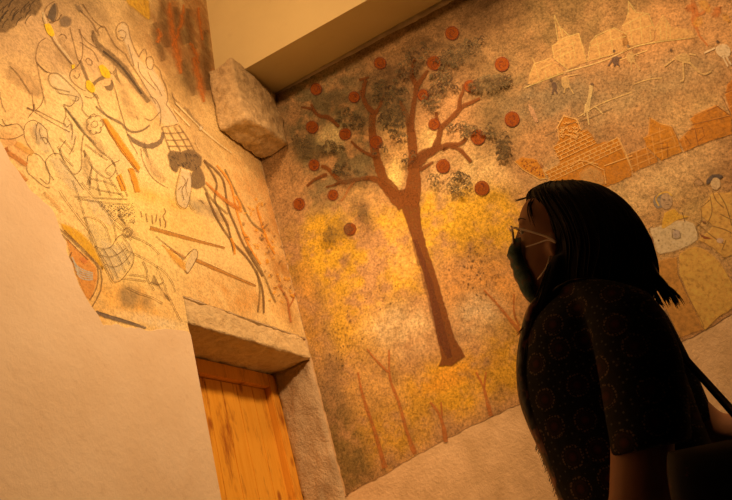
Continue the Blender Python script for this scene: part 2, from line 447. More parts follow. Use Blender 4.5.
# ---------------- left wall: knights
inner = [(x, z-.02 if 1 < i else z) for i, (x, z) in enumerate(edge)]
outl = [(XA+1.2, 3.25), (1.15, 2.62)]+[(x-.012, z-.012) for x, z in edge[2:-1]]+[(DX0+.004, edge[-1][1]-.004), (DX0+.004, LZ+.002), (WR-.004, LZ+.004), (WR-.004, ZC-.02), (XA+1.2, ZC-.02)]
LT = [(20, 15, 90, 60, 0, AL(140, 90, 44), .8, .3), (70, 40, 85, 60, 0, AL(166, 112, 58), .75, .35), (112, 50, 9, 28, -.75, AL(140, 92, 46), .6, .5), (140, 88, 9, 30, -.7, AL(150, 98, 48), .6, .5), (172, 65, 18, 44, -.4, AL(140, 92, 42), .6, .4), (60, 84, 12, 12, 0, AL(222, 166, 92), .6, .2), (40, 120, 40, 30, .3, AL(196, 136, 70), .5, .5), (146, 160, 26, 30, -.4, AL(206, 148, 78), .6, .3),  # top-left tints carry extra shade against the lamp's hot spot
      (140, 30, 45, 40, .7, AL(150, 98, 44), .7, .4), (190, 40, 42, 80, -.15, AL(150, 92, 34), .95, .35), (176, 95, 30, 40, .3, AL(140, 92, 40), .7, .4),
      (232, 160, 40, 60, -.3, AL(176, 116, 50), .65, .4), (265, 215, 38, 70, -.3, AL(190, 124, 48), .65, .5), (290, 270, 22, 70, -.2, AL(158, 96, 30), .6, .5),  # tints beside the corbel lightened to offset its cast shadow
      (235, 300, 60, 26, .3, AL(178, 112, 36), .5, .6), (196, 140, 22, 40, -.5, AL(158, 104, 48), .6, .3),
      (80, 150, 70, 60, .5, AL(226, 164, 84), .75, .3), (150, 215, 60, 38, .3, AL(236, 172, 74), .7, .3), (125, 262, 60, 40, .4, AL(224, 160, 72), .6, .3),  # pale tints paint the glow of light at the wall's centre
      (160, 200, 38, 7, .3, AL(236, 166, 56), .7, .4), (186, 225, 40, 16, .3, AL(226, 158, 62), .5, .3), (95, 292, 30, 40, 0, AL(215, 145, 50), .6, .4), (140, 305, 40, 22, .2, AL(206, 138, 46), .6, .6),
      (12, 150, 24, 20, .5, AL(196, 128, 52), .6, .4), (22, 95, 30, 35, 0, AL(196, 130, 62), .5, .4), (130, 296, 12, 14, .2, AL(150, 100, 46), .55, 1.0), (150, 300, 9, 14, .2, AL(150, 100, 46), .5, 1.0),
      (204, 208, 20, 8, .4, AL(140, 100, 56), .6, .3), (150, 320, 40, 6, .2, AL(232, 170, 96), .5, .8)]
mural_l = painted_sheet('mural', 'L', outl, .016, AL(204, 142, 68), LT, fresco('fresco_plaster_pale', .45), .0018)
tag(mural_l, 'wall painting of knights and horses in thin dark outline above the door', 'mural')

def LP(name, build, layer=1, label=None):
    p = Paint('L', layer); build(p); return p.build(name, mural_l, label)
OUT = ((108, 66, 32), .7, .5); SOFT = ((112, 74, 40), .7, .5)

def horse1(p):
    mane = p.m((100, 64, 30), .8, .55, 60); ln = p.m(*OUT); yl = p.m((232, 168, 24), .95, .25); pale = p.m((216, 158, 88), .6, .4)
    p.poly(T('-6,-6 40,-6 44,3 41,11 36,16 28,17 20,22 14,28 7,33 -6,35'), mane, 1, 2.5, 1.0)
    dk = p.m((70, 46, 24), .7, .4)
    for i in range(26):
        x = random.uniform(-4, 38); y = random.uniform(-4, 26-x*.35); p.line([(x, y), (x-4, y+4), (x-6, y+9)], .9, dk, 3)
    p.poly(T('47,17 50,8 55,2 57,7 57,15 54,22 50,20'), p.m((92, 64, 38), .9, .3), 3, 1.2)
    p.poly(T('59,19 65,15 72,18 72,25 66,28 60,26'), p.m((116, 80, 46), .75, .4), 3, 2.0)
    p.poly(T('74,4 80,5 84,13 78,12'), p.m((120, 84, 48), .6, .5), 2, 1.5)
    p.lines('''44,14 46,8 50,4 55,1;57,3 58,14 54,22 50,22 46,14;44,14 43,20 48,28;46,38 41,41 38,46 36,56 37,62 42,68 48,73
    ;70,27 73,40 76,52 79,62;79,29 82,38 83,48 82,58 77,67 72,70 70,76 73,82 80,88 86,91;60,36 62,34 66,36 67,39;74,75 76,78 79,77 80,73
    ;37,62 40,78 43,92 46,104;38,64 46,71 52,73;10,66 18,74 26,86 31,94''', .85, ln)
    p.lines('43,12 45,20 48,28;53,36 58,44 66,54 73,64', [3.2, 2.6], pale)
    p.lines('51,36 57,46 66,57 72,64;50,22 58,20 62,14', 1.3, ln)
    for s in ('44,24 49,23 53,28 55,35 52,37 47,33', '71,65 75,64 75,68 72,69', '86,81 90,80 95,86 95,92 91,93 86,88'):
        p.poly(T(s), yl, 2, .8)
LP('painted_horse', horse1, 1)
def horse2(p):
    ln = p.m(*OUT); br = p.m((118, 78, 40), .8, .4); dk = p.m((104, 68, 34), .65, .55, 60); yl = p.m((232, 168, 24), .95, .25)
    p.line(T('93,30 95,40 103,50 116,61 127,73 138,88 149,102'), [3, 6, 8, 8, 7, 5], dk)
    p.line(T('103,51 118,63 130,77 142,94'), 2.2, p.m((74, 50, 28), .7, .5))
    p.line(T('80,60 84,70 88,80 93,92 97,98'), [3, 3.4, 2], br)
    p.line(T('92,86 98,80 106,76 111,72'), 4, br); p.poly(T('104,86 110,84 112,79 114,86 112,91 107,90'), br, 2)
    p.poly(T('98,66 103,64 109,70 111,76 108,79 103,77 100,72'), yl, 2)
    p.line(T('96,106 106,115 120,122 127,129 134,132 143,130 150,125'), [2, 2.4, 2.8, 2.2], br)
    p.line(T('128,134 135,141 147,146 157,144 162,139 163,132'), [2, 5, 6, 4.5, 3], p.m((120, 80, 44), .85, .35))
    p.lines('''80,29 82,35 88,42 97,48;99,62 94,52 86,46 80,42;86,60 88,58 92,61 92,65 88,64 86,60;94,31 92,36 94,42;112,80 116,92 120,108 126,128
    ;141,148 143,160 150,174 158,182 168,188;126,128 130,140 138,154;97,98 101,108 110,118 121,124;85,96 92,98 96,94 99,99''', .85, ln)
LP('painted_horse', horse2, 2)
def knight1(p):
    ln = p.m(*OUT); sk = p.m((232, 176, 104), .45, .5)
    p.poly(T('49,76 56,73 64,80 74,88 82,96 84,104 79,106 70,100 58,90 50,84'), sk, 3, 2)
    p.lines('''49,76 52,73 59,74 66,80 74,88 80,95 83,103 82,109;49,76 49,81 53,87 62,90 70,92;54,86 60,93 70,95 76,97 74,103 70,106 64,104
    ;76,96 79,98 77,101 73,100;64,104 66,110 66,117 64,122 67,127 71,124 72,130;64,106 72,116 80,128 90,139 100,150 111,159 116,166
    ;72,140 73,131 72,124 68,118;60,138 66,143 71,148 74,152;82,109 88,116 94,116;84,134 82,148 82,164 80,171 74,174 68,168 60,158
    ;84,150 92,164 90,176 90,186;112,160 116,167 114,174 108,178 98,172 90,163 84,150;86,144 96,152 108,160;58,146 66,158 74,166;76,136 74,146 70,154''', .9, ln)
    p.line(T('66,108 76,121 86,134 96,144'), [1.2, 2.6, 2.2, 1.2], p.m((72, 48, 28), .7, .4))
    for i in range(7):
        a = i*2*PI/7; p.ring(95+5.2*math.cos(a), 124+7*math.sin(a), 3.4, .9, ln, a-1.6, a+1.6, 6)
    p.ring(95, 124, 3.2, .9, ln)
    # mail skirt of crossing lines
    p.lines('''92,168 91,180 90,190;97,174 98,184 101,195;104,179 108,188 112,196;110,178 118,190 124,197;91,178 100,180 110,183 116,186;90,186 101,190 112,192 122,194
    ;116,170 122,182 128,196;112,176 106,170 112,164 120,160''', .9, ln)
LP('painted_knight', knight1, 3)
def knight2(p):
    ln = p.m(*OUT)
    p.lines('''24,130 26,124 33,120 41,124 47,130;24,130 25,138 29,146 34,152;38,122 36,130 37,140;47,130 48,138 46,144 40,134 40,128;0,124 3,126 10,125 18,124 24,130
    ;0,138 8,139 16,138 24,134;2,119 6,125 12,124;28,156 33,153 40,156 46,164 50,176 48,184 40,178;28,156 27,170 33,177 44,186 50,188
    ;46,160 52,154 60,154 64,160 72,173 84,190;46,160 46,166 49,172 54,180;40,138 46,138 52,148 56,156;64,160 60,150 66,140
    ;32,92 33,101 34,110;44,97 41,105 35,111;27,107 34,111;28,118 34,111 40,112;35,112 48,120 62,128 70,132;37,110 50,117 66,125;0,92 2,104 6,112''', .85, ln)
    p.line(T('27,108 34,110 34,104'), 1.8, ln)
LP('painted_knight', knight2, 1)
def knight3(p):
    ln = p.m(*OUT); sk = p.m((236, 180, 104), .4, .5)
    p.poly(T('84,217 96,222 108,230 112,244 130,240 134,259 124,276 114,283 106,270 96,250'), sk, 2, 2)
    p.lines('''73,180 78,193 82,206 87,222 93,245;82,182 90,192 100,203 110,216 115,228 117,240;84,217 92,217 101,221 107,229 111,243
    ;95,246 103,249 112,246 117,238 124,234 132,240;95,246 99,254 107,270 113,281 119,281 124,277 132,266 134,258 132,250 124,236
    ;100,255 109,257 118,254 126,248;105,264 113,267 123,263 131,254;103,248 110,260 118,278;110,247 118,256 126,272;117,242 124,252 130,264;98,250 107,264 114,280
    ;75,196 90,197 106,198 128,199;78,198 96,201 112,203 130,204;116,219 122,224 126,230 120,228 114,222;132,236 142,240 152,246 160,254;122,241 128,250
    ;126,250 140,256 154,264 164,271 172,281 176,292;157,266 163,280 170,298 182,322;143,261 147,269 148,279 155,290;122,278 134,279 147,281;128,274 138,275 148,277
    ;150,282 158,284 164,282;127,287 140,293 152,297 163,303;100,201 108,210 116,220;60,190 68,202 80,218 92,234 98,250''', .85, ln)
    p.ring(128, 232, 4.6, 1.2, ln); p.ring(128.5, 233, 2.2, .9, ln)
    dots = p.m((110, 74, 40), .8, .4)
    for i in range(150):
        x = random.uniform(100, 134); y = random.uniform(203, 222)
        if y < 203+(x-98)*.9: p.line([(x, y), (x+random.uniform(.6, 1.6), y+random.uniform(-.8, .8))], .8, dots, 1)
LP('painted_knight', knight3, 4)
def soldier(p):
    ln = p.m(*OUT); fur = p.m((106, 68, 34), .85, .45, 70); pale = p.m((214, 158, 92), .5, .4)
    p.poly(T('117,32 121,22 127,24 131,34 134,48 142,60 152,68 164,84 170,104 180,122 172,126 162,126 154,108 146,92 138,76 130,60 124,44'), pale, 3, 2.5)
    p.lines('''118,39 116,31 118,25 123,22 128,26 130,36 134,47 139,57;118,38 122,41 125,38 126,33 122,30 118,32;120,37 124,38
    ;139,57 142,51 145,49 147,55 146,60;146,61 148,57 152,57 154,63 152,69 148,68 146,61;154,64 160,70 162,78 166,86 168,98 166,104
    ;100,36 98,30 104,26 110,36 116,46 126,54;80,10 92,22 97,32;83,4 94,20 104,28;126,54 130,62 138,74 144,84 150,94 156,104
    ;128,44 132,58 134,66;138,62 140,72 148,82 156,90;148,72 152,80 158,88 162,96;150,96 156,100 160,108 161,118 160,126;166,104 172,112 178,122
    ;162,127 170,126 178,124;145,118 152,120 160,112;174,99 176,104 181,108;172,92 174,98 180,103''', .85, ln)
    # mail: curved rows and uprights
    p.lines('''162,127 166,139 171,152;168,127 174,139 181,151;174,126 182,138 189,151;179,125 188,138 195,151;164,133 173,133 184,132;167,140 177,140 189,139;169,146 181,146 192,146''', 1.2, ln)
    p.poly(T('167,156 171,150 181,151 192,149 202,156 201,166 194,171 186,169 180,166 177,173 171,168'), fur, 3, 1.2, .6)
    p.poly(T('192,172 200,167 205,175 206,184 200,189 193,188 190,181'), fur, 3, 1.2, .6)
    dk = p.m((66, 44, 26), .6, .5)
    for i in range(46):
        x = random.uniform(170, 200); y = random.uniform(152, 167); p.line([(x, y), (x+1.5, y+2)], .8, dk, 1)
    p.poly(T('181,168 190,171 192,182 190,197 187,208 178,204 176,192 179,180'), p.m((214, 160, 96), .6, .4), 3, 1)
    p.lines('181,168 178,180 176,192 178,204 186,208 190,197 192,183 190,172;182,176 186,182 182,190 184,200;188,178 186,188 188,196;178,190 182,186;190,196 191,206 195,210', .85, ln)
    p.lines('184,107 188,110 192,116 196,121 203,128', 1.8, p.m((92, 60, 32), .6, .6))
    p.lines('176,103 190,117 203,130 216,141 232,153;174,109 190,126', 1.3, p.m((206, 150, 80), .7, .5))
    p.disc(201, 128, 2.2, 2.6, p.m((210, 154, 90), .7, .4)); p.line(T('199,134 196,142 200,150'), 1, p.m((190, 132, 70), .5, .5))
LP('painted_soldier', soldier, 3)
def shading(p):
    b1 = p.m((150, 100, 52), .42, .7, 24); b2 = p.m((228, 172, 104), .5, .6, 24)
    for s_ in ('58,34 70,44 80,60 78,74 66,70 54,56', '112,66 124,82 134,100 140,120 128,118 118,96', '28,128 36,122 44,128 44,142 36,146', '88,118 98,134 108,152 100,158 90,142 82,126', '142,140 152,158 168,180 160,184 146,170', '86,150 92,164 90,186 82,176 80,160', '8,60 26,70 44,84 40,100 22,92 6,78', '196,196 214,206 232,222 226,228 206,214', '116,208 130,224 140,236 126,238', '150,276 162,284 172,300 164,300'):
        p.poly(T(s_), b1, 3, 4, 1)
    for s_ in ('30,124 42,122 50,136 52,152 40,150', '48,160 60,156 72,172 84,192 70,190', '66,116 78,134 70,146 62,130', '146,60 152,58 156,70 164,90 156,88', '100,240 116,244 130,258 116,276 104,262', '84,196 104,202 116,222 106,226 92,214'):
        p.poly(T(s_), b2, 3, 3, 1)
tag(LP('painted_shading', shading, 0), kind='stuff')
def sword(p):
    og = p.m((212, 128, 26), .92, .3); dk = p.m((150, 84, 22), .7, .5)
    p.poly(T('102,118 107,118 118,133 132,153 141,167 139,172 132,165 121,151 110,134'), og, 1, .8)
    p.poly(T('116,176 121,173 125,182 127,190 122,191'), og, 1, .8); p.poly(T('128,168 133,167 138,178 141,192 135,192'), og, 1, .8)
    p.lines('103,119 112,135 124,152 138,171;129,168 140,172', 1, dk)
LP('painted_sword', sword, 4)
def shield(p):
    og = p.m((206, 124, 40), .8, .4); yb = p.m((236, 160, 28), .85, .4); ln = p.m(*OUT); wh = p.m((238, 196, 136), .8, .3)
    p.poly(T('60,222 70,225 82,232 93,244 99,256 105,270 97,264 88,255 76,243 64,233'), yb, 2, 2)
    p.poly(T('66,238 80,250 97,267 96,288 90,300 84,294 78,280 72,264'), og, 2, 1.5)
    p.lines('59,228 72,240 86,254 98,267 97,287 90,300;64,230 80,246 92,258 101,270 101,290 92,307;62,234 76,248 88,260', 1.3, ln, 2)
    for i in range(5): p.line([(72+i*1.2, 257+i*4), (77+i, 266+i*3), (86+i*.6, 271+i*2.2), (93, 273+i*1.6)], 1.3, wh)
    p.line(T('72,252 70,257 73,262'), 1.2, ln); p.poly(T('79,258 84,257 88,262 83,264'), p.m((196, 110, 40), .8, .3), 2)
LP('painted_shield', shield, 2)
def pole(p):
    p.line(T('4,149 14,156 27,165'), [5.5, 4.5], p.m((176, 104, 36), .85, .35)); p.poly(T('3,148 8,146 9,152 4,153'), p.m((150, 82, 26), .9, .3))
def pole2(p): p.line(T('13,168 20,174 27,181'), [4, 4], p.m((176, 104, 36), .85, .35))
def sash(p): p.line(T('16,143 24,148 33,154'), 6, p.m((220, 150, 50), .6, .5))
def strap(p): p.line(T('44,192 54,202 62,212'), 4, p.m((196, 128, 60), .6, .5))
LP('painted_club', pole2, 2); LP('painted_sash', sash, 2); LP('painted_strap', strap, 2)
LP('painted_club', pole, 2)
def lance(a, c, w, tip):
    def f(p):
        p.line([a, ((a[0]+c[0])/2, (a[1]+c[1])/2+.3), c], w, p.m((170, 104, 30), .9, .35), 6)
        p.line([(a[0], a[1]-w[0]/2), (c[0], c[1]-.6)], .8, p.m((110, 66, 26), .7, .5), 1)
        if tip:
            p.poly(T('192,250 196,249 198,256 192,268 187,273 185,266 188,258'), p.m((226, 166, 92), .75, .3), 2)
            p.lines('185,258 190,252 195,249 198,254 195,262 188,273 185,270', 1, p.m(*OUT))
            p.poly(T('162,244 172,250 182,259 186,262 186,272 174,262'), p.m((224, 146, 40), .7, .4), 1, 1.2)
            p.line(T('156,236 166,244 176,252 184,260'), 1, p.m(*OUT)); p.line(T('170,249 178,253 186,258'), 2, p.m((160, 96, 36), .7, .4))
    return f
LP('painted_lance', lance((150, 228), (225, 248), (4.0, 2.2), False), 2)
LP('painted_lance', lance((196, 260), (256, 286), (3.6, 2.0), True), 3)
def inscription(p):
    dk = p.m((120, 76, 30), .7, .5)
    p.lines('141,211 142,217;146,213 147,219 148,222;152,215 153,224;157,214 156,222;160,218 161,226;164,208 166,212 163,216 166,222 165,228', 1.2, dk, 2)
LP('painted_inscription', inscription, 2)
def branches(p):
    ol = p.m((104, 66, 26), .85, .4); og = p.m((206, 118, 26), .85, .4); rd = p.m((160, 84, 28), .8, .4)
    p.lines('204,160 212,172 217,184 215,199 221,212 228,226 234,251;206,192 217,218 232,241 246,256 257,273 263,292 264,313;204,160 216,170 224,182 228,207 235,224 242,241 252,258 263,276', 2.0, ol)
    p.lines('225,169 236,192 244,208 252,222 264,232;247,246 258,264 266,279 271,292 276,302;204,186 213,200 228,214;257,270 260,290 258,312', 1.8, p.m((118, 76, 32), .75, .5))
    p.lines('217,165 226,176 232,188 236,207 241,224 247,241 254,254 261,264;257,207 260,218 264,230 269,243 275,254;243,232 250,240', 1.9, og)
    p.line(T('206,182 216,192 228,202 240,209'), [2, 3.5, 4.5], p.m((176, 96, 24), .85, .35)); p.line(T('236,196 240,204 241,212'), 3, og)
    p.line(T('231,238 234,246 235,254'), 2.4, og)
    p.line(T('291,322 289,310 287,298 278,284'), [3, 2.4, 1.4], rd); p.line(T('289,307 293,300 295,293'), 1.6, rd)
LP('painted_branches', branches, 4)
def leaves(p):
    og = p.m((206, 128, 30), .8, .5); ol = p.m((126, 82, 34), .7, .5)
    for i in range(64):
        t = random.random(); x = 250+t*36+random.gauss(0, 8); y = 205+t*92+random.gauss(0, 10)
        if x > 296 or x < 240: continue
        p.disc(x, y, random.uniform(1.2, 2.8), random.uniform(.9, 1.6), random.choice((og, og, ol)), random.uniform(0, 3), 8, .4, .2)
LP('painted_leaves', leaves, 5)
def board(p):
    p.line(T('96,312 110,317 128,322 146,328'), [4.5, 4, 2.4], p.m((110, 78, 50), .85, .35, 60)); p.line(T('96,311 112,316 140,325'), .8, p.m((70, 46, 26), .7, .4))
LP('painted_board', board, 2)
def sky(p):
    yo = p.m((206, 138, 28), .85, .4, 22); og = p.m((186, 94, 24), .8, .6, 30); dk = p.m((92, 56, 20), .5, .6, 20)
    p.poly(T('122,-4 146,-4 150,8 151,20 145,19 137,12 128,5'), yo, 2, 2.5, .8)
    for q_ in ('162,-2 164,22 168,48', '188,8 189,30 194,50', '205,30 206,60 208,90', '176,6 177,24 186,44', '155,22 158,40 164,60', '182,60 188,80 194,96'):
        p.line(T(q_), [6, 11, 6], dk, 4, .8, True)
    for q_, w_ in (('170,2 171,20 173,34 178,56 180,74', [3, 6, 6, 7, 3]), ('184,4 182,20 178,34 172,46', [2, 5, 4, 2]), ('194,58 198,74 201,88 204,102', [4, 7, 7, 3]), ('190,44 196,52 199,64', [3, 5, 3]), ('158,28 160,36 157,42', [4, 4]), ('199,8 200,26 202,40', [3, 3])):
        p.line(T(q_), w_, og, 4, .9, True)
LP('painted_sky_streaks', sky, 2)

# ---------------- right wall: apple tree, towns and people
band_px = T('338,503 345,498 352,492 362,486 376,479 386,474 398,466 412,458 430,448 450,437 470,427 490,418 510,408 525,402 560,386 600,370 650,352 690,338 712,326 732,314 780,292')
band = [tuple(onR(*p)[i] for i in (1, 2)) for p in band_px]
band.append((-1.5, band[-1][1]+.02))
tops = [(-1.5, 3.70), (.1, 3.69), (.4, 3.688), (.55, 3.697), (.71, 3.694), (.9, 3.70), (1.05, 3.697), (1.2, 3.7), (1.3, 3.702), (WL-.004, 3.702)]
outr = [(WL-.004, band[0][1]+.02)]+band+tops
RT = [(332, 130, 75, 78, 0, AR(100, 68, 30), .85, 1.2), (308, 215, 40, 55, 0, AR(122, 82, 38), .6, .9), (345, 200, 30, 35, 0, AR(122, 84, 40), .5, 1.0),
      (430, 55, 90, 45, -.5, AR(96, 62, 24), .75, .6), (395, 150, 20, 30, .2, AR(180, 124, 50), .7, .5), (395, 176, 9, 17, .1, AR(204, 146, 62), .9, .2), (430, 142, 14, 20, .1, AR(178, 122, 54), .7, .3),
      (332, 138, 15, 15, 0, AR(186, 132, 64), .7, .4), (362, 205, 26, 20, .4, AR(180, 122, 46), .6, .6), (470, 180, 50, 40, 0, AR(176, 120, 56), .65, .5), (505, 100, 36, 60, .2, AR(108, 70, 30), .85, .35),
      (560, 18, 110, 46, -.25, AR(118, 76, 32), .85, .35), (480, 18, 50, 30, 0, AR(100, 64, 24), .85, .3), (405, 30, 70, 20, -.5, AR(104, 66, 22), .75, .4), (690, 30, 50, 40, 0, AR(160, 104, 42), .5, .7),  # top tints: brown pigment plus painted shade under the beam
      (560, 95, 62, 26, -.35, AR(118, 80, 40), .8, .5), (650, 80, 80, 24, -.35, AR(130, 88, 44), .65, .4), (640, 105, 90, 22, -.4, AR(138, 94, 46), .6, .4),
      (700, 120, 50, 30, -.4, AR(166, 112, 52), .5, .3), (560, 175, 40, 22, -.5, AR(150, 104, 50), .4, .4), (640, 190, 90, 26, -.45, AR(180, 124, 62), .65, .3), (600, 240, 60, 60, 0, AR(168, 112, 50), .5, .4), (700, 240, 60, 60, 0, AR(168, 114, 50), .5, .4),
      (330, 255, 46, 46, 0, AR(172, 116, 20), .85, 1.1), (375, 265, 60, 50, 0, AR(168, 113, 20), .7, 1.1), (350, 330, 46, 40, 0, AR(168, 112, 24), .75, 1.0), (440, 225, 70, 34, -.1, AR(174, 118, 20), .8, 1.0),
      (490, 225, 40, 40, 0, AR(174, 117, 20), .75, .9), (480, 290, 46, 46, 0, AR(172, 108, 36), .6, .9), (400, 330, 40, 30, 0, AR(176, 120, 60), .7, .7), (480, 320, 30, 30, 0, AR(170, 116, 60), .7, .7), (405, 250, 20, 30, 0, AR(190, 128, 46), .5, .9),
      (450, 388, 66, 34, -.3, AR(172, 112, 18), .85, .7), (505, 360, 36, 40, 0, AR(160, 104, 18), .85, .6), (390, 430, 56, 40, -.4, AR(156, 102, 22), .75, .9), (365, 380, 40, 40, 0, AR(160, 106, 36), .7, .9), (455, 375, 46, 12, -.4, AR(180, 110, 20), .6, .8),
      (322, 370, 20, 110, -.2, AR(116, 78, 32), .8, .6), (345, 450, 26, 50, -.3, AR(108, 74, 24), .8, .8), (284, 175, 16, 70, -.15, AR(150, 98, 40), .7, .5), (310, 320, 12, 60, -.15, AR(176, 112, 30), .6, .6)]
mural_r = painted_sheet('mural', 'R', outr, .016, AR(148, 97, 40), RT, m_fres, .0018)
tag(mural_r, 'wall painting of an apple tree and small towns on the wall behind the woman', 'mural')
def RP(name, build, layer=1, label=None, parent=None):
    p = Paint('R', layer); build(p); return p.build(name, parent or mural_r, label)

def tree(p):
    tr = p.m((102, 50, 12), .93, .3, 50); tr2 = p.m((110, 54, 12), .92, .34, 50); dk = p.m((92, 44, 18), .5, .6, 50)
    p.poly(T('401,206 409,232 418,258 425,282 432,312 437,338 441,358 438,366 452,366 466,356 463,350 456,340 449,318 441,290 434,266 427,246 422,226 420,206 418,190 408,188 396,190'), tr, 1, 1.2, .5)
    p.line(T('414,240 428,284 440,330 450,358'), [6, 10, 10, 6], dk)
    L = p.line
    L(T('404,206 394,194 384,180 379,166 376,156 373,140 372,120 374,112'), [15, 13, 10, 9, 8, 7, 6], tr2)
    L(T('374,114 379,108 383,98 386,92'), [5, 4, 2], tr); L(T('374,113 367,106 363,97 361,90'), [5.5, 5, 4], tr); L(T('363,96 364,86 366,80'), [4, 4.5, 4], tr); L(T('359,80 366,78 369,77'), 2.4, tr)
    L(T('375,156 366,153 357,147 351,141'), [4.5, 3.4, 2.5], tr); L(T('339,127 333,121 327,117 320,116 315,112 311,104'), [3.5, 4.4, 4.4, 4, 2.2], tr); L(T('315,111 308,108 301,107'), [3.2, 2.2], tr)
    L(T('397,196 386,187 377,180 368,178 354,180 343,182 337,178 331,172 327,168 321,166'), [9, 7, 5, 4.6, 4.6, 4.6, 4], tr2); L(T('327,174 320,177 314,180 307,186'), [4, 3.4, 3], tr); L(T('341,182 334,185 326,187'), [3.4, 2.4], tr)
    L(T('354,182 349,188 345,196 341,201'), [3, 2], p.m((170, 92, 30), .6, .5))
    L(T('410,206 413,190 414,172 413,156 412,140 409,122 404,110 399,99'), [18, 16, 13, 11, 9, 7, 5, 3], tr2)
    L(T('411,132 412,116 414,102 416,90 417,84'), [6, 5.5, 5, 5.5], tr); L(T('417,86 412,76 413,66 415,58'), [5, 4.4, 2.6], tr); L(T('417,86 423,77 428,70'), [5.5, 4.4, 3], tr)
    L(T('414,166 422,154 433,150 438,140 441,128 447,122 456,113 463,106 472,102 480,98'), [9, 9, 8, 6.5, 6, 5, 5, 4.6, 4, 3], tr); L(T('459,109 460,98 463,91 463,84'), [4.6, 3.6, 2], tr); L(T('440,128 437,120 436,112'), [5, 3], tr)
    L(T('418,164 425,156 436,149 447,145 459,144 466,139'), [9, 8, 6.5, 5, 4], tr); L(T('450,146 459,149 466,156 471,162'), [4.4, 4.4, 4], tr); L(T('420,170 426,166 433,162'), [4, 2.5], tr); L(T('447,145 443,150 448,147'), 2, tr)
pt = RP('painted_tree', tree, 3)
apples = [(316, 89, 6.3), (354, 97, 6), (312, 127, 6.8), (345, 134, 6.5), (376, 142, 7), (314, 165, 6), (333, 195, 5.8), (299, 204, 6.4), (350, 229, 6.6), (380, 63, 6.5), (452, 33, 7.4), (434, 63, 7.8), (423, 95, 6.2), (434, 124, 6.2), (443, 166, 7.4), (502, 64, 7.6), (470, 86, 6.4), (512, 119, 8), (478, 137, 8), (482, 188, 7.8)]
for (x, y, r) in apples:
    def ap(p):
        p.disc(x, y, r, r*random.uniform(.88, 1), p.m((122, 52, 6), .94, .18, 60), random.uniform(0, 3), 16, .8, .35)
        p.ring(x, y, r*.93, .9, p.m((112, 44, 18), .7, .4)); rd = p.m((104, 40, 18), .55, .5)
        for i in range(5):
            a = random.uniform(0, 6.28); q = r*random.uniform(.2, .7); p.ring(x+q*math.cos(a)*.5, y+q*math.sin(a)*.5, r*.3, .8, rd, a, a+2.4, 5)
    RP('apple', ap, 5, None, pt)
def foliage(p):
    cl = [(392, 118, 14, 15, 52), (396, 92, 11, 12, 26), (379, 92, 8, 12, 20), (347, 118, 12, 10, 22), (356, 122, 9, 9, 14), (331, 148, 15, 6, 22), (345, 170, 14, 6, 22), (455, 56, 22, 11, 44), (440, 78, 12, 10, 24),
          (490, 84, 22, 9, 52), (462, 130, 16, 7, 30), (490, 132, 10, 8, 14), (503, 147, 7, 15, 34), (459, 184, 12, 13, 40), (448, 86, 10, 8, 18), (432, 100, 10, 10, 22), (408, 158, 6, 8, 8), (380, 150, 8, 6, 8), (396, 136, 10, 8, 16), (420, 52, 14, 8, 14), (472, 44, 12, 6, 14), (405, 70, 12, 8, 16), (300, 140, 10, 10, 12), (436, 182, 8, 8, 10)]
    ms = [p.m((80, 52, 22), .8, .45, 60), p.m((96, 66, 30), .75, .5, 60), p.m((64, 40, 16), .8, .45, 60)]
    for (cx, cy, rx, ry, n) in cl:
        t = -.45 if cx > 400 and cy < 80 else (-.2 if cy < 100 else .1)
        for i in range(int(n*1.35)):
            a, q = random.uniform(0, 6.28), math.sqrt(random.random()); u, v = rx*q*math.cos(a), ry*q*math.sin(a)
            x, y = cx+u*math.cos(t)-v*math.sin(t), cy+u*math.sin(t)+v*math.cos(t)
            if random.random() < .7: p.ring(x, y, random.uniform(1.5, 2.3), random.uniform(1.0, 1.6), random.choice(ms), PI*.85+random.uniform(-.5, .5), PI*2.15+random.uniform(-.5, .5), 5)
            else: p.disc(x, y, 2.0, 1.4, random.choice(ms), random.uniform(0, 3), 8, .5, .2)
    wash = p.m((94, 62, 28), .5, .75, 26)
    for (cx, cy, rx, ry) in ((334, 98, 15, 12), (352, 178, 17, 8), (318, 148, 20, 9), (360, 205, 12, 14), (302, 145, 12, 14), (395, 110, 16, 22), (462, 55, 24, 12), (488, 84, 22, 9), (380, 88, 9, 14), (504, 146, 8, 16), (362, 122, 12, 10), (340, 228, 14, 12), (365, 214, 8, 12), (330, 235, 10, 10)):
        p.disc(cx, cy, rx, ry, wash, -.2, 16, 4, 1.5)
RP('foliage', foliage, 2, None, pt)
def sapling(main, *br):
    def f(p):
        m = p.m((156, 82, 24), .8, .5, 40); p.line(T(main), [2, 3.2, 4, 5.5], m)
        for b in br: p.line(T(b), [1.6, 2.4], m)
    return f
RP('painted_sapling', sapling('358,372 361,388 366,406 375,432 385,468'), 2)
RP('painted_sapling', sapling('389,350 390,378 399,403 407,432 415,454', '367,349 376,360 388,372'), 2)
RP('painted_sapling', sapling('430,402 438,412 443,425 446,442', '441,402 442,416'), 2)
RP('painted_sapling', sapling('476,372 483,386 487,400 491,416', '486,372 484,388'), 2)
RP('painted_sapling', sapling('484,290 498,305 512,322 522,334', '514,294 514,312 519,326'), 2)
def specks(p):
    ol = p.m((92, 62, 26), .7, .5, 40)
    for i in range(110):
        cx, cy = random.choice(((372, 290), (478, 255), (474, 275), (350, 320), (470, 262), (380, 300), (480, 300), (345, 345)))
        p.disc(random.gauss(cx, 9), random.gauss(cy, 12), random.uniform(.7, 1.7), random.uniform(.6, 1.2), ol, random.uniform(0, 3), 7, .4, .2)
tag(RP('painted_leaf_specks', specks, 1), kind='stuff')

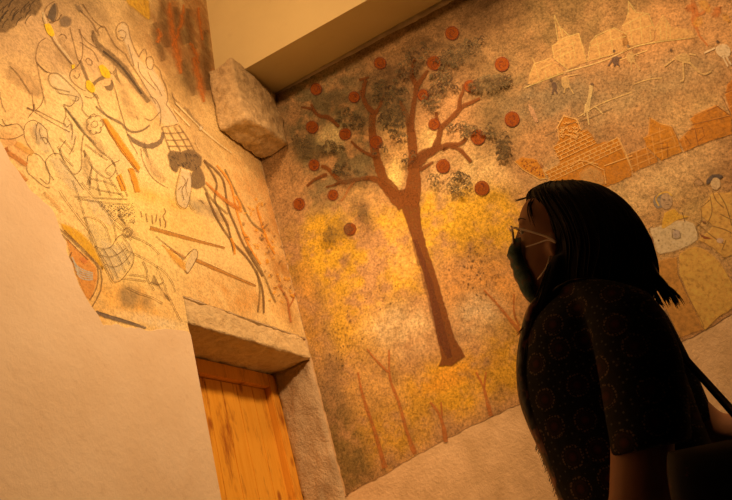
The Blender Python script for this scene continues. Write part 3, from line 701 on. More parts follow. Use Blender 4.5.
PALE = ((204, 144, 56), .6, .5, 30)
def house(polys, lines, fill, lw=1.0, line=((214, 152, 66), .85, .3), extra=None, dark=None):
    def f(p):
        for s in polys: p.poly(s, p.m(*fill), 1, 1.0, .5)
        m = p.m(*line)
        for s in lines: p.line(s, lw, m, 1, .25)
        if dark:
            d = p.m((112, 60, 22), .6, .5)
            for s in dark: p.line(s, .9, d, 1, .25)
        if extra: extra(p)
    return f
def brickwork(p, quad, rows, cols, mat, w=.8):
    """quad: a,b,c,d px corners (top-left, top-right, bottom-right, bottom-left)"""
    a, b, c, d = [np.array(q, float) for q in quad]
    for r in range(rows+1):
        t = r/rows; p.line([tuple(a+(d-a)*t), tuple(b+(c-b)*t)], w, mat, 1, .2)
        if r < rows:
            for k in range(cols):
                s = (k+(.5 if r % 2 else 0))/cols; t2 = (r+1)/rows
                p.line([tuple((a+(b-a)*s)*(1-t)+(d+(c-d)*s)*t), tuple((a+(b-a)*s)*(1-t2)+(d+(c-d)*s)*t2)], w*.85, mat, 1, .2)
RED = ((172, 98, 16), .8, .45, 40)
def castle(p):
    p.poly(Z(510, 90, .2, '235,190 270,130 330,145 355,200 385,195 410,220 435,268 540,237 575,310 612,400 612,432 540,462 460,492 300,500 215,470 172,412 250,362 215,285 245,252'), p.m(*RED), 1, 1.2, .6)
    m = p.m((216, 150, 60), .85, .35)
    brickwork(p, Z(510, 90, .2, '172,410 540,237 560,290 205,455'), 3, 13, m)
    brickwork(p, Z(510, 90, .2, '215,285 385,200 432,262 245,350'), 4, 6, m)
    for s in ('235,190 270,130 330,145 355,200', '245,252 240,190', '540,237 575,310 612,400', '205,455 250,475', '470,380 610,330', '390,360 470,400 480,470', '300,380 350,350 440,370'):
        p.line(Z(510, 90, .2, s), 1.0, m, 1, .3)
    for i in range(40):
        x, y = random.uniform(245, 345), random.uniform(150, 240); p.ring(510+x*.2, 90+y*.2, 1.6, .7, m, 0, 3, 4)
    p.poly(Z(510, 90, .2, '340,410 400,375 460,400 480,470 420,490 360,480'), p.m((176, 116, 52), .6, .5), 2, 3)
RP('painted_castle', castle, 2)
def hut(p):
    p.poly(Z(510, 90, .2, '22,358 60,332 130,345 158,380 182,440 150,446 62,396'), p.m((178, 104, 18), .8, .4), 1, 1.0, .4); m = p.m((120, 60, 20), .7, .4); m2 = p.m((222, 156, 60), .8, .4)
    for i in range(46):
        x, y = random.uniform(50, 165), random.uniform(345, 430)
        if y > 330+(x-22)*.25 and y < 372+(x-22)*.55: p.disc(510+x*.2, 90+y*.2, .9, .9, m, 0, 6, .3, .1)
    p.line(Z(510, 90, .2, '22,358 62,396 150,446 182,440'), .9, m2, 1)
RP('painted_hut', hut, 2)
q = lambda s: Z(610, 70, .22, s)
RP('painted_wall', house([q('80,386 165,352 215,400 220,418 100,470')], [q('80,386 165,352'), q('30,300 105,466'), q('85,410 190,372'), q('95,440 205,395'), q('120,372 130,455'), q('165,355 180,425')], ((170, 98, 20), .75, .4, 34), 1.0, ((204, 134, 50), .7, .4)), 2)
RP('painted_house', house([q('150,310 176,290 180,213 228,244 282,258 312,322 330,372 235,414 190,372 165,352')], [q('176,290 180,213 228,244 282,258 312,322'), q('150,310 250,270'), q('165,352 300,300'), q('225,262 240,400'), q('190,300 205,390'), q('270,262 300,340'), q('200,380 320,340')], ((178, 104, 18), .8, .4, 34), 1.0, ((206, 132, 44), .75, .4), None, [q('282,255 315,322'), q('225,335 260,330 262,395'), q('215,360 270,350')]), 3)
RP('painted_house', house([q('312,322 380,252 362,222 380,205 482,160 548,206 556,218 556,292 440,330 335,372')], [q('312,322 380,252 362,222'), q('380,205 482,160 548,206'), q('370,250 545,205'), q('380,252 400,340'), q('330,300 350,365')], ((174, 98, 18), .8, .4, 34), 1.0, ((206, 128, 40), .7, .4), None, [q('365,250 545,208'), q('440,190 500,160'), q('380,270 420,260 430,300 400,325'), q('340,300 365,335'), q('345,280 380,268'), q('400,340 385,262'), q('480,160 545,206')]), 3)
RP('painted_house', house([q('550,205 520,112 532,62 556,40 600,20 620,270 556,290')], [q('520,112 556,95'), q('540,170 560,160')], ((168, 92, 20), .8, .35, 34), 1.0, ((206, 128, 44), .7, .4), None, [q('505,112 550,205'), q('510,110 556,90')]), 4)
q1 = lambda s: Z(510, 0, .2, s); q2 = lambda s: Z(610, 0, .2, s)
PF = ((186, 128, 52), .75, .5, 36); PLN = ((206, 148, 66), .55, .5)
RP('painted_church', house([q1('210,230 240,200 235,120 222,75 245,130 300,182 342,165 372,235 385,310 290,350 215,290')], [q1('222,75 245,130 300,182'), q1('222,75 240,200'), q1('240,200 342,165'), q1('210,230 300,190'), q1('210,232 222,290 290,350'), q1('225,260 330,210'), q1('342,165 385,310'), q1('270,330 265,270 285,255 300,270 310,335'), q1('235,290 320,250'), q1('250,240 255,310'), q1('245,130 262,185'), q1('310,200 330,300')], PF, 1.0, PLN), 2)
RP('painted_house', house([q1('88,420 95,370 122,320 205,290 262,345 275,362 110,424')], [q1('95,380 122,320 205,290'), q1('122,320 145,395'), q1('110,424 275,360'), q1('150,345 215,315'), q1('175,350 180,395'), q1('200,345 205,388'), q1('235,335 240,375'), q1('110,285 125,320')], PF, 1.0, PLN), 2)
RP('painted_house', house([q1('390,302 402,215 430,180 520,140 585,172 600,250 420,304')], [q1('390,300 402,215 430,180 520,140 585,172'), q1('430,180 450,285'), q1('405,230 580,180'), q1('500,150 515,260'), q1('390,304 520,268')], PF, 1.0, PLN), 2)
RP('painted_house', house([q2('60,130 90,62 92,5 130,62 190,66 225,150 220,205 120,232 60,235')], [q2('92,5 130,62 190,66 225,150'), q2('92,5 90,90'), q2('60,130 190,66'), q2('80,160 215,125'), q2('100,110 110,220'), q2('150,90 160,210'), q2('200,150 205,205')], PF, 1.0, PLN), 2)
RP('painted_house', house([q2('230,140 265,75 300,130 400,142 440,190 380,197 225,212')], [q2('230,140 265,75 300,130'), q2('300,130 302,200'), q2('250,130 255,205'), q2('280,115 284,200'), q2('120,230 260,205 380,192')], PF, 1.1, PLN), 2)
def ground(p):
    m = p.m((206, 148, 70), .75, .5); p.line(T('524,88 545,79 568,71 590,65 610,58 634,47 660,41 690,38'), 1.1, m)
    p.lines('634,84 650,79 662,78;578,117 600,104 632,92;620,60 648,50', 1.2, p.m((196, 134, 62), .7, .5)); p.line(T('545,136 570,124 590,118 612,108'), .9, p.m((90, 62, 32), .6, .5))
RP('painted_ground_line', ground, 2)
def fig(body, legs, head, c, lw=1.6, hc=(84, 54, 30)):
    def f(p):
        p.poly(body, p.m(c, .75, .4), 2, .8); m = p.m(c, .8, .4)
        for l in legs: p.line(l, lw, m, 3)
        p.disc(head[0], head[1], 1.7, 1.9, p.m(hc, .85, .3), 0, 8, .5, .1)
    return f
DK, PL = (84, 54, 34), (176, 120, 56)
RP('painted_figure', fig(q1('205,410 230,408 236,440 222,458 208,440'), [q1('215,450 212,470'), q1('228,450 236,468')], (551, 80), DK), 3)
RP('painted_figure', fig(q1('255,385 290,378 300,430 275,445 258,430'), [q1('290,380 340,370'), q1('275,440 270,465'), q1('295,430 318,470')], (565, 73), PL, 1.4, (170, 112, 54)), 3)
RP('painted_figure', fig(q1('510,285 535,278 548,300 540,322 522,325 508,305'), [q1('515,290 490,330'), q1('540,290 558,285'), q1('535,318 548,330'), q1('525,320 520,330')], (614, 51), DK), 3)
RP('painted_figure', fig(q2('85,265 110,255 128,290 122,312 95,312 80,295'), [q2('125,270 140,280')]+[q2('105,312 108,352'), q2('120,308 150,350')], (628, 46), PL, 1.2, (120, 82, 44)), 3)
RP('painted_figure', fig(q2('330,275 375,262 400,285 395,320 350,310 320,295'), [q2('320,295 270,332'), q2('365,310 368,395 350,405'), q2('395,310 460,370 505,357'), q2('395,270 430,275')], (671, 50), PL, 1.8), 3)
RP('painted_figure', fig(q2('525,235 565,215 600,235 600,280 560,290 530,265'), [q2('565,285 590,332'), q2('580,280 606,325'), q2('525,240 470,265')], (717.5, 41.5), (206, 150, 86), 1.6), 3)
RP('painted_figure', fig(Z(510, 90, .2, '396,-24 416,-22 410,30 402,80 398,110 384,112 374,95 388,40'), [Z(510, 90, .2, '385,110 395,175'), Z(510, 90, .2, '420,80 440,95 465,122'), Z(510, 90, .2, '378,70 372,130')], (592, 84), (190, 134, 66), 1.4), 3)
RP('painted_figure', fig(Z(510, 90, .2, '88,72 98,70 118,95 132,125 140,155 122,160'), [Z(510, 90, .2, '115,95 138,160'), Z(510, 90, .2, '95,90 110,130')], (528, 97), (176, 112, 60), 1.2, (140, 96, 50)), 3)
def autumn(p):
    o = p.m((170, 92, 30), .75, .6, 30); o2 = p.m((200, 130, 40), .6, .6, 30)
    p.line(q2('410,-10 425,60 420,110 445,170'), [4, 7, 6, 2], o); p.line(q2('425,80 470,60 500,20'), [4, 2], o)
    for s in ((705, 6, 9, 5), (690, 8, 6, 5), (717, 12, 7, 5), (726, 18, 6, 4), (698, 22, 5, 6)): p.disc(*s, random.choice((o, o2)), random.uniform(0, 3), 12, 2, 1)
    p.line(q2('440,170 490,230'), 1.6, o)
RP('painted_tree', autumn, 2, 'rust brown painted tree cut by the right edge of the picture')
w = lambda s: Z(632, 160, .2, s)
def woman(p):
    p.poly(Z(640, 240, .2, '190,70 280,25 380,85 430,150 480,250 480,330 400,380 330,450 290,400 240,280 195,170'), p.m((206, 142, 46), .8, .3, 26), 2, 1.5, .6)
    p.poly(Z(640, 240, .2, '60,110 130,90 190,80 190,170 240,280 300,400 320,450 200,490 150,400 90,260'), p.m((176, 112, 34), .75, .35, 26), 1, 1.5, .6)
    p.poly(w('85,340 130,330 220,300 310,315 330,400 240,450 160,470 120,460'), p.m((216, 160, 92), .8, .3), 2, 1.5)
    p.poly(w('160,265 210,240 240,270 290,285 230,300 180,335 145,340'), p.m((216, 148, 36), .85, .4, 60), 2, 1)
    p.disc(632+135*.2, 160+205*.2, 6.5, 8, p.m((128, 98, 66), .8, .35), .2, 16, 1); p.disc(632+172*.2, 160+205*.2, 6.4, 9, p.m((166, 114, 64), .85, .3), 0, 16, 1)
    p.line(w('135,230 120,195 140,170 175,160 200,180'), 1.6, p.m((216, 150, 44), .85, .3)); dk = p.m((104, 68, 36), .7, .4)
    p.lines('155,200 165,198;178,200 190,200;172,222 186,224;105,330 85,345 90,365;250,260 265,310;200,345 235,360 240,390 205,390 200,350', 1.0, dk, 3, (632, 160, .2))
    p.poly(w('85,385 100,378 112,400 108,430 90,440'), p.m((120, 70, 36), .8, .4), 2); p.disc(632+222*.2, 160+370*.2, 4, 4.6, p.m((160, 116, 76), .8, .3), 0, 12, .8); p.disc(632+133*.2, 160+402*.2, 1.2, 1.2, dk, 0, 6, .3)
    p.line(Z(640, 240, .2, '120,350 150,420 175,480'), [4, 6, 4], p.m((112, 76, 40), .6, .7)); p.line(Z(640, 240, .2, '190,170 240,280 310,410 315,440'), 1.1, p.m((140, 88, 30), .6, .4))
RP('painted_woman', woman, 2)
def man(p):
    p.poly(w('340,240 400,160 500,160 520,300 520,470 460,490 400,440 330,400 400,330 345,280'), p.m((196, 134, 46), .8, .35, 30), 1, 1.2, .5)
    p.poly(w('370,100 400,70 455,75 440,95 395,110 370,125'), p.m((82, 58, 38), .9, .25), 2, .8); p.disc(632+418*.2, 160+118*.2, 5.4, 6.6, p.m((190, 132, 72), .85, .3), 0, 14, .9); p.disc(632+335*.2, 160+110*.2, 5, 4, p.m((170, 112, 58), .7, .5), 0, 12, 1)
    dk = p.m((126, 80, 34), .7, .4)
    p.lines('335,245 360,225 390,200;345,240 345,300 320,330 330,370;390,180 400,260 370,330;320,310 400,380 460,420;430,160 470,230 500,330;440,270 500,300;360,120 335,95 310,110 315,130;470,400 450,450;400,150 420,200 460,240;402,330 470,350 520,380', 1.1, dk, 4, (632, 160, .2))
    p.poly(w('335,365 370,380 405,395 360,395'), p.m((120, 56, 22), .85, .3), 2); p.poly(w('350,300 370,305 365,318 350,312'), p.m((110, 60, 26), .85, .3), 2); p.disc(632+440*.2, 160+402*.2, 4, 3, p.m((184, 128, 80), .8, .3), 0, 10, .8)
RP('painted_man', man, 3)
# ---------------- the woman
m_skin, nt, b = new_mat('skin'); b.inputs['Roughness'].default_value = .55
nt.links.new(mix(nt, (.40, .20, .11), (.33, .155, .085), nz(nt, 30, 4)), b.inputs['Base Color'])
m_hair, nt, b = new_mat('dark_hair'); b.inputs['Roughness'].default_value = .5
nt.links.new(mix(nt, (.008, .004, .0025), (.016, .007, .004), nz(nt, 60, 3)), b.inputs['Base Color'])
def blouse_mat():
    m, nt, b = new_mat('floral_print'); b.inputs['Roughness'].default_value = .9
    sep = nd(nt, 'ShaderNodeSeparateXYZ'); nt.links.new(pos(nt), sep.inputs[0])
    cb = nd(nt, 'ShaderNodeCombineXYZ'); nt.links.new(sep.outputs[1], cb.inputs[0]); nt.links.new(sep.outputs[2], cb.inputs[1])
    vo = nd(nt, 'ShaderNodeTexVoronoi', Scale=17, Randomness=.35); vo.voronoi_dimensions = '2D'; nt.links.new(cb.outputs[0], vo.inputs['Vector'])
    d = vo.outputs['Distance']
    dots = nd(nt, 'ShaderNodeTexVoronoi', Scale=190, Randomness=.5); dots.voronoi_dimensions = '2D'; nt.links.new(cb.outputs[0], dots.inputs['Vector'])
    dm = ramp(nt, dots.outputs['Distance'], [(.30, g3(1)), (.42, g3(0))]).outputs[0]
    c = ramp(nt, d, [(0, (.06, .012, .008)), (.10, (.035, .009, .007)), (.16, (.008, .005, .004)), (.22, (.025, .008, .006)), (.28, (.006, .005, .004)), (1, (.005, .004, .004))]).outputs[0]
    ring_ = ramp(nt, d, [(.27, g3(0)), (.30, g3(1)), (.345, g3(1)), (.375, g3(0))]).outputs[0]
    rm = nd(nt, 'ShaderNodeMath', operation='MULTIPLY'); nt.links.new(ring_, rm.inputs[0]); nt.links.new(dm, rm.inputs[1])
    c = mix(nt, c, (.12, .075, .045), rm.outputs[0])
    sp = nd(nt, 'ShaderNodeTexVoronoi', Scale=75, Randomness=.6); sp.voronoi_dimensions = '2D'; nt.links.new(cb.outputs[0], sp.inputs['Vector'])
    s1 = ramp(nt, sp.outputs['Distance'], [(.10, g3(1)), (.18, g3(0))]).outputs[0]; s2 = ramp(nt, d, [(.44, g3(0)), (.50, g3(.8))]).outputs[0]
    rm2 = nd(nt, 'ShaderNodeMath', operation='MULTIPLY'); nt.links.new(s1, rm2.inputs[0]); nt.links.new(s2, rm2.inputs[1])
    c = mix(nt, c, (.08, .07, .055), rm2.outputs[0])
    nt.links.new(c, b.inputs['Base Color']); bump(nt, b, nz(nt, 9, 3), .3, .02); return m
m_blouse = blouse_mat()
m_scarf, nt, b = new_mat('satin_scarf'); b.inputs['Roughness'].default_value = .42
nt.links.new(ramp(nt, nz(nt, 16, 3), [(.42, (.022, .018, .010)), (.56, (.03, .022, .012)), (.60, (.16, .06, .035)), (.70, (.20, .08, .05))]).outputs[0], b.inputs['Base Color'])
bump(nt, b, nz(nt, 24, 2), .5, .02)
m_trouser, nt, b = new_mat('black_trousers'); b.inputs['Base Color'].default_value = (.012, .011, .012, 1)
m_shoe, nt, b = new_mat('black_leather'); b.inputs['Base Color'].default_value = (.012, .010, .009, 1); b.inputs['Roughness'].default_value = .45
m_mask, nt, b = new_mat('teal_cloth'); b.inputs['Roughness'].default_value = .8
nt.links.new(ramp(nt, nz(nt, 30, 3), [(.38, (.05, .085, .075)), (.50, (.10, .155, .135)), (.56, (.20, .12, .075)), (.64, (.09, .13, .11))]).outputs[0], b.inputs['Base Color'])
m_rim, nt, b = new_mat('pale_acetate'); b.inputs['Base Color'].default_value = (.85, .66, .50, 1); b.inputs['Roughness'].default_value = .3
m_glass, nt, b = new_mat('spectacle_lens'); b.inputs['Roughness'].default_value = .02; b.inputs['Transmission Weight'].default_value = 1.0; b.inputs['IOR'].default_value = 1.05
m_eye, nt, b = new_mat('eye'); b.inputs['Base Color'].default_value = (.35, .28, .22, 1); b.inputs['Roughness'].default_value = .15
m_iris, nt, b = new_mat('iris'); b.inputs['Base Color'].default_value = (.02, .012, .008, 1); b.inputs['Roughness'].default_value = .15

person = bpy.data.objects.new('person', None); person.location = (1.5, .06, 0); COL.objects.link(person)
tag(person, 'woman with dark hair, glasses and face mask looking up at the wall paintings', 'person')
bpy.context.view_layer.update()

# --- body: one continuous surface
bm = bmesh.new()
HEAD = [((529, 303), (545, 302), .018, 0), ((522, 294), (566, 290), .042, 0), ((518, 282), (584, 276), .056, 0), ((516, 272), (597, 264), .063, 0), ((517, 258), (606, 249), .069, 0),
        ((519, 245), (611, 238), .073, 0), ((521, 234), (613, 227), .074, 0), ((519, 226), (613, 218), .075, 0), ((521, 215), (609, 207), .073, 0), ((527, 204), (599, 198), .063, 0), ((538, 195), (588, 191), .044, 0), ((552, 191), (576, 189), .018, 0)]
loft(bm, HEAD, 32, 3, 2.15)
loft(bm, [((518, 229), (530, 228), .009, 0), ((514, 240), (530, 240), .012, 0), ((509, 250), (530, 250), .016, 0), ((508, 256), (530, 257), .018, 0), ((514, 260), (530, 261), .012, 0)], 16, 3)   # nose
loft(bm, [((513, 268), (530, 268), .022, 0), ((513, 276), (530, 276), .024, 0), ((516, 283), (530, 283), .018, 0)], 16, 3)                    # lips
for sd in (1, -1):
    ball(bm, P(553, 246, .076*sd), .02, 14, (.35, .6, 1.35), Matrix.Rotation(.25, 4, 'X'))                    # ears
    loft(bm, [((518, 222), (534, 221), .016, .034*sd), ((519, 226), (534, 226), .017, .034*sd)], 12, 2)   # brow ridge
loft(bm, [((548, 276), (598, 262), .056, 0), ((549, 294), (604, 280), .056, 0), ((552, 312), (615, 296), .066, 0), ((548, 326), (628, 308), .095, 0)], 28, 3)     # neck
loft(bm, [((556, 312), (622, 296), .10, 0), ((546, 330), (642, 310), .155, 0), ((538, 350), (658, 328), .165, 0), ((532, 378), (668, 352), .155, 0), ((534, 405), (676, 378), .145, 0), ((542, 432), (686, 405), .135, 0),
          ((556, 462), (698, 432), .135, 0), ((570, 495), (716, 465), .15, 0), ((586, 535), (742, 500), .165, 0), ((610, 580), (768, 540), .165, 0), ((640, 615), (770, 585), .13, 0)], 32, 3, 2.3)
# near arm: straight down out of the wide sleeve, forearm bent forward
sh, el, wr = P(628, 330, .175), P(637, 512, .215), P(560, 590, .17)
tube(bm, [P(616, 316, .10), sh, P(637, 385, .205), P(642, 440, .215), P(640, 480, .217), el, P(622, 535, .21), P(592, 562, .19), wr], [.045, .045, .047, .050, .047, .046, .043, .037, .027], 18, 4)
# far arm: upper arm back, elbow out behind, forearm forward to the hip
fsh, fel, fwr = P(616, 336, -.17), P(752, 441, -.20), P(668, 520, -.19)
tube(bm, [P(612, 322, -.10), fsh, P(660, 384, -.19), P(706, 428, -.2), P(736, 437, -.2), fel, P(744, 470, -.2), P(712, 498, -.195), fwr], [.055, .06, .052, .046, .046, .047, .044, .037, .027], 18, 4)
def hand(wrist, along, side, curl):
    a = along.normalized(); s_ = (side-a*side.dot(a)).normalized(); n_ = a.cross(s_)
    tube(bm, [wrist-a*.02, wrist+a*.02, wrist+a*.05, wrist+a*.082], [.025, .028, .032, .028], 14, 2)
    for k, (o, L) in enumerate(((-.028, .066), (-.0095, .075), (.0095, .070), (.027, .055))):
        p0 = wrist+a*.06+s_*o*.8; pts = [p0, wrist+a*.092+s_*o]; d = Vector(a)
        for j in range(3):
            d = (Matrix.Rotation(curl*(.7+.2*j), 3, s_) @ d); pts.append(pts[-1]+d*L*(.45, .32, .25)[j])
        tube(bm, pts, [.010, .0098, .0092, .0085, .0065], 10, 2)
    t0 = wrist+a*.025-s_*.018; d = (a*.6-s_*.8).normalized()
    tube(bm, [t0, t0+d*.035, t0+d*.035+(a*.9-s_*.35).normalized()*.032, t0+d*.035+(a*.95-s_*.1+n_*.1).normalized()*.056], [.013, .0125, .0105, .0075], 10, 2)
hand(wr, (wr-P(610, 548, .2)), Vector((0, 0, 1)), .35)
hand(fwr, (fwr-P(712, 498, -.195)), Vector((0, 0, 1)), .45)
# legs and feet on the floor
for sd in (1, -1):
    x = 1.5-.085*sd
    tube(bm, [Vector((x, .02, .98)), Vector((x, .03, .86)), Vector((x, .05, .66)), Vector((x, .06, .5)), Vector((x, .04, .34)), Vector((x, .03, .1)), Vector((x, .03, .03))], [.085, .088, .07, .054, .054, .036, .036], 18, 3)
    tube(bm, [Vector((x, -.02, .036)), Vector((x, .06, .045)), Vector((x, .13, .032)), Vector((x, .20, .024))], [.034, .038, .034, .016], 14, 3)
me = remesh_join(bm, .0055, 5); me.name = 'body'
body = link('body', me, m_skin, person)

def part(name, bm, mat, parent=person, label=None):
    o = from_bm(name, bm, mat, parent)
    if label: o['label'] = label
    return o
def part_remesh(name, bm, mat, vox, it, parent=person, label=None):
    me = remesh_join(bm, vox, it); me.name = name; o = link(name, me, mat, parent)
    if label: o['label'] = label
    return o
# --- eyes
for sd in (1, -1):
    bm = bmesh.new(); c = P(526, 232, .033*sd); ball(bm, c, .0125, 18); e = part('eye', bm, m_eye)
    bm = bmesh.new(); ball(bm, c+Vector((0, .0085, .003)), .0055, 12); part('iris', bm, m_iris, e)
    bm = bmesh.new(); tube(bm, [P(519, 221, .022*sd), P(519, 219, .033*sd), P(524, 219, .048*sd), P(530, 222, .055*sd)], [.0012, .002, .0018, .0008], 8, 3); part('eyebrow', bm, m_hair)
    bm = bmesh.new()
    for k in range(7):
        a = P(520+k*.6, 230-.2*k, (.026+.003*k)*sd); tube(bm, [a, a+Vector((0, .006, .002)), a+Vector((0, .009, .006))], [.0006, .0005, .0003], 5)
    part('eyelashes', bm, m_hair)

# --- hair: full mass plus loose locks
bm = bmesh.new()
HAIR = [((556, 186), (578, 184.5), .022, 0), ((540, 189), (597, 187), .05, 0), ((529, 196), (613, 194), .072, 0), ((528, 204), (628, 206), .086, 0), ((533, 214), (640, 221), .094, 0), ((541, 228), (650, 239), .100, 0),
        ((546, 244), (656, 258), .103, 0), ((547, 258), (658, 273), .103, 0), ((545, 272), (656, 290), .102, 0), ((546, 288), (652, 304), .098, 0), ((552, 304), (650, 322), .085, -.01), ((565, 322), (648, 336), .06, -.03)]
loft(bm, HAIR, 36, 3, 2.05)
loft(bm, [((552, 256), (564, 255), .012, .08), ((547, 270), (563, 270), .022, .08), ((542, 284), (560, 285), .03, .08), ((537, 302), (556, 304), .034, .085), ((530, 320), (550, 324), .03, .085), ((526, 336), (542, 342), .022, .085), ((527, 350), (535, 354), .008, .085)], 20, 3)
loft(bm, [((552, 258), (564, 257), .015, -.075), ((542, 284), (560, 284), .03, -.08), ((535, 302), (556, 304), .034, -.085), ((532, 320), (550, 324), .03, -.085), ((530, 340), (540, 344), .015, -.085)], 20, 3)
loft(bm, [((640, 262), (655, 262), .03, .02), ((648, 274), (659, 274), .028, .02), ((655, 283), (666, 281), .02, .02), ((661, 290), (671, 289), .013, .02), ((668, 299), (674, 298), .006, .02)], 14, 3)
loft(bm, [((622, 290), (652, 296), .05, .04), ((630, 306), (655, 312), .04, .04), ((640, 322), (656, 326), .022, .04), ((650, 334), (656, 336), .006, .04)], 16, 3)
hair = part_remesh('hair', bm, m_hair, .006, 3)
bm = bmesh.new(); rnd = random.Random(3)
flat = cat([(*P(*s[0], s[3]), *P(*s[1], s[3]), s[2]) for s in HAIR], 3)
for k in range(230):
    ph = rnd.uniform(0, 2*PI); j0 = rnd.randint(0, 8); j1 = rnd.randint(18, len(flat)-1); dr = rnd.uniform(-.25, .25); lift = rnd.uniform(.985, 1.02)
    pts = []
    for j in range(j0, j1, 3):
        f = flat[j]; a, c2, h = Vector(f[0:3]), Vector(f[3:6]), f[6]; c = (a+c2)/2; t = ph+dr*(j-j0)/20
        pts.append(c+((a-c2)/2*math.cos(t)+Vector((-h*math.sin(t), 0, 0)))*lift)
    if len(pts) > 2: tube(bm, pts, [.0012]+[.0017]*(len(pts)-2)+[.0005], 5, 2)
def lock(pts, r, n, spread):
    for k in range(n):
        o = [rnd.gauss(0, spread) for _ in range(3)]; q = []
        for i, (x, y, d) in enumerate(pts):
            g = .35+i/(len(pts)-1)*1.0; q.append(P(x+o[0]*g, y+o[1]*g, d+o[2]*g*.004))
        tube(bm, q, [r]*(len(q)-1)+[.0003], 5, 3)
lock([(645, 268, .02), (656, 280, .02), (666, 288, .02), (673, 295, .02), (677, 303, .02)], .0014, 34, 2.6)
lock([(648, 272, .02), (657, 286, .02), (664, 295, .02), (669, 303, .02)], .0014, 16, 1.8)
lock([(650, 280, .02), (655, 292, .02), (659, 302, .02), (662, 306, .02)], .0011, 8, 1.6)
lock([(550, 264, .09), (543, 288, .1), (536, 308, .1), (530, 326, .1), (524, 334, .1)], .0013, 26, 2.2)
lock([(549, 272, .09), (542, 298, .1), (533, 322, .1), (528, 344, .1), (526, 358, .1)], .0013, 20, 2.0)
lock([(632, 285, .05), (645, 304, .05), (652, 322, .05), (656, 338, .05)], .0013, 20, 2.2)
lock([(548, 190, .02), (537, 193, .02), (527, 197, .02), (520, 199, .02), (515, 200, .02)], .0008, 5, 1.1)
lock([(545, 192, .04), (533, 200, .05), (529, 210, .06), (533, 225, .07)], .0011, 10, 1.6)
part('loose_strands', bm, m_hair, hair)

# --- face mask with pleats and ear loops
rows_ = [((516, 246), (526, 244), .048), ((511, 253), (526.5, 252), .053), ((509.5, 259), (527, 258), .056), ((512.5, 263), (527.5, 262), .052), ((513, 269), (529.5, 268), .056), ((515.5, 272), (531, 272), .053), ((516.5, 279), (535, 278), .056), ((519, 283), (537, 282), .052), ((522, 291), (538.5, 290), .050), ((528, 300), (539, 300), .042), ((533, 304), (541, 303), .034)]
bm = bmesh.new(); rv = []
for ri, (fp, bp, h) in enumerate(rows_):
    r = []
    a, c2 = P(*fp), P(*bp)
    for i in range(25):
        t = -PI/2+PI*i/24; k = max(0, math.cos(t))**.8
        r.append(bm.verts.new(c2+(a-c2)*k+Vector((-h*math.sin(t)*(1+.25*k), 0, 0))))
    rv.append(r)
for a, c2 in zip(rv, rv[1:]):
    for i in range(24): bm.faces.new((a[i], a[i+1], c2[i+1], c2[i]))
mask = part('face_mask', bm, m_mask, person, 'dark teal cloth face mask')
md = mask.modifiers.new('thickness', 'SOLIDIFY'); md.thickness = .0018; md.offset = 1
for sd in (1, -1):
    bm = bmesh.new(); tube(bm, [P(526, 247, .052*sd), P(537, 243.5, .068*sd), P(548, 240, .081*sd), P(556, 243, .084*sd)], .0017, 8, 4); part('ear_loop', bm, m_rim, mask, 'pale elastic ear loop')
    bm = bmesh.new(); tube(bm, [P(538, 279, .057*sd), P(542, 274, .068*sd), P(547, 266, .078*sd), P(550, 256, .083*sd)], .0017, 8, 4); part('ear_loop', bm, m_rim, mask, 'pale elastic ear loop')
# --- glasses
gl = None
bm = bmesh.new()
def lens_loop(sd, k=1.0):
    pts = []
    for i in range(25):
        t = 2*PI*i/24; u, v = math.cos(t), math.sin(t); q = (abs(u)**2.8+abs(v)**2.8)**(-1/2.8)
        u, v = u*q*k, v*q*k; pts.append(P(513.0+.9*v+.6*u*sd*0-1.2*(1-abs(u)), 235.5+9.0*v, (.034+.026*u)*sd))
    return pts
for sd in (1, -1): tube(bm, lens_loop(sd), .0025, 8, 1)
tube(bm, [P(511, 231, .009), P(509.5, 229, 0), P(511, 231, -.009)], .0018, 8, 3)
gl = part('eyeglasses', bm, m_rim, person, 'eyeglasses with thin pale frames')
for sd in (1, -1):
    bm = bmesh.new(); tube(bm, [P(513, 228.5, .060*sd), P(516, 228, .066*sd), P(530, 231.5, .077*sd), P(546, 236.5, .083*sd), P(556, 242, .085*sd)], .0022, 8, 4); part('temple_arm', bm, m_rim, gl)
    bm = bmesh.new(); lp = lens_loop(sd, .97)[:-1]; f1 = [bm.verts.new(p) for p in lp]; f2 = [bm.verts.new(p+Vector((0, -.0015, 0))) for p in lp]
    bm.faces.new(f1); bm.faces.new(f2[::-1])
    for i in range(24): bm.faces.new((f1[i], f1[(i+1) % 24], f2[(i+1) % 24], f2[i]))
    part('lens', bm, m_glass, gl, 'clear lens')

# --- blouse with wide short sleeves
bm = bmesh.new()
loft(bm, [((554, 304), (616, 288), .09, 0), ((543, 318), (636, 302), .145, 0), ((531, 340), (657, 320), .18, 0), ((526, 372), (676, 350), .178, 0), ((527, 402), (688, 380), .168, 0), ((534, 430), (698, 408), .165, 0),
          ((546, 458), (708, 434), .17, 0), ((560, 492), (722, 466), .18, 0), ((578, 535), (750, 505), .195, 0), ((600, 575), (778, 545), .195, 0), ((604, 585), (780, 552), .19, 0)], 36, 3, 2.3)
loft(bm, [((558, 291), (597, 280), .035, .085), ((570, 292), (622, 284), .05, .12), ((581, 306), (652, 296), .058, .165), ((590, 334), (668, 322), .07, .195), ((598, 372), (682, 354), .078, .21), ((604, 410), (688, 392), .082, .22), ((609, 438), (691, 420), .084, .225), ((611.5, 455), (692, 438), .084, .225), ((612, 458), (691, 440), .080, .225)], 30, 3)
loft(bm, [((575, 306), (632, 294), .05, -.12), ((585, 330), (660, 305), .07, -.17), ((612, 372), (682, 342), .075, -.19), ((640, 410), (699, 378), .075, -.2), ((672, 440), (713, 412), .068, -.2), ((676, 443), (715, 416), .064, -.2)], 28, 3)
part_remesh('blouse', bm, m_blouse, .006, 4, person, 'black blouse printed with dark red dotted flowers')
bm = bmesh.new()
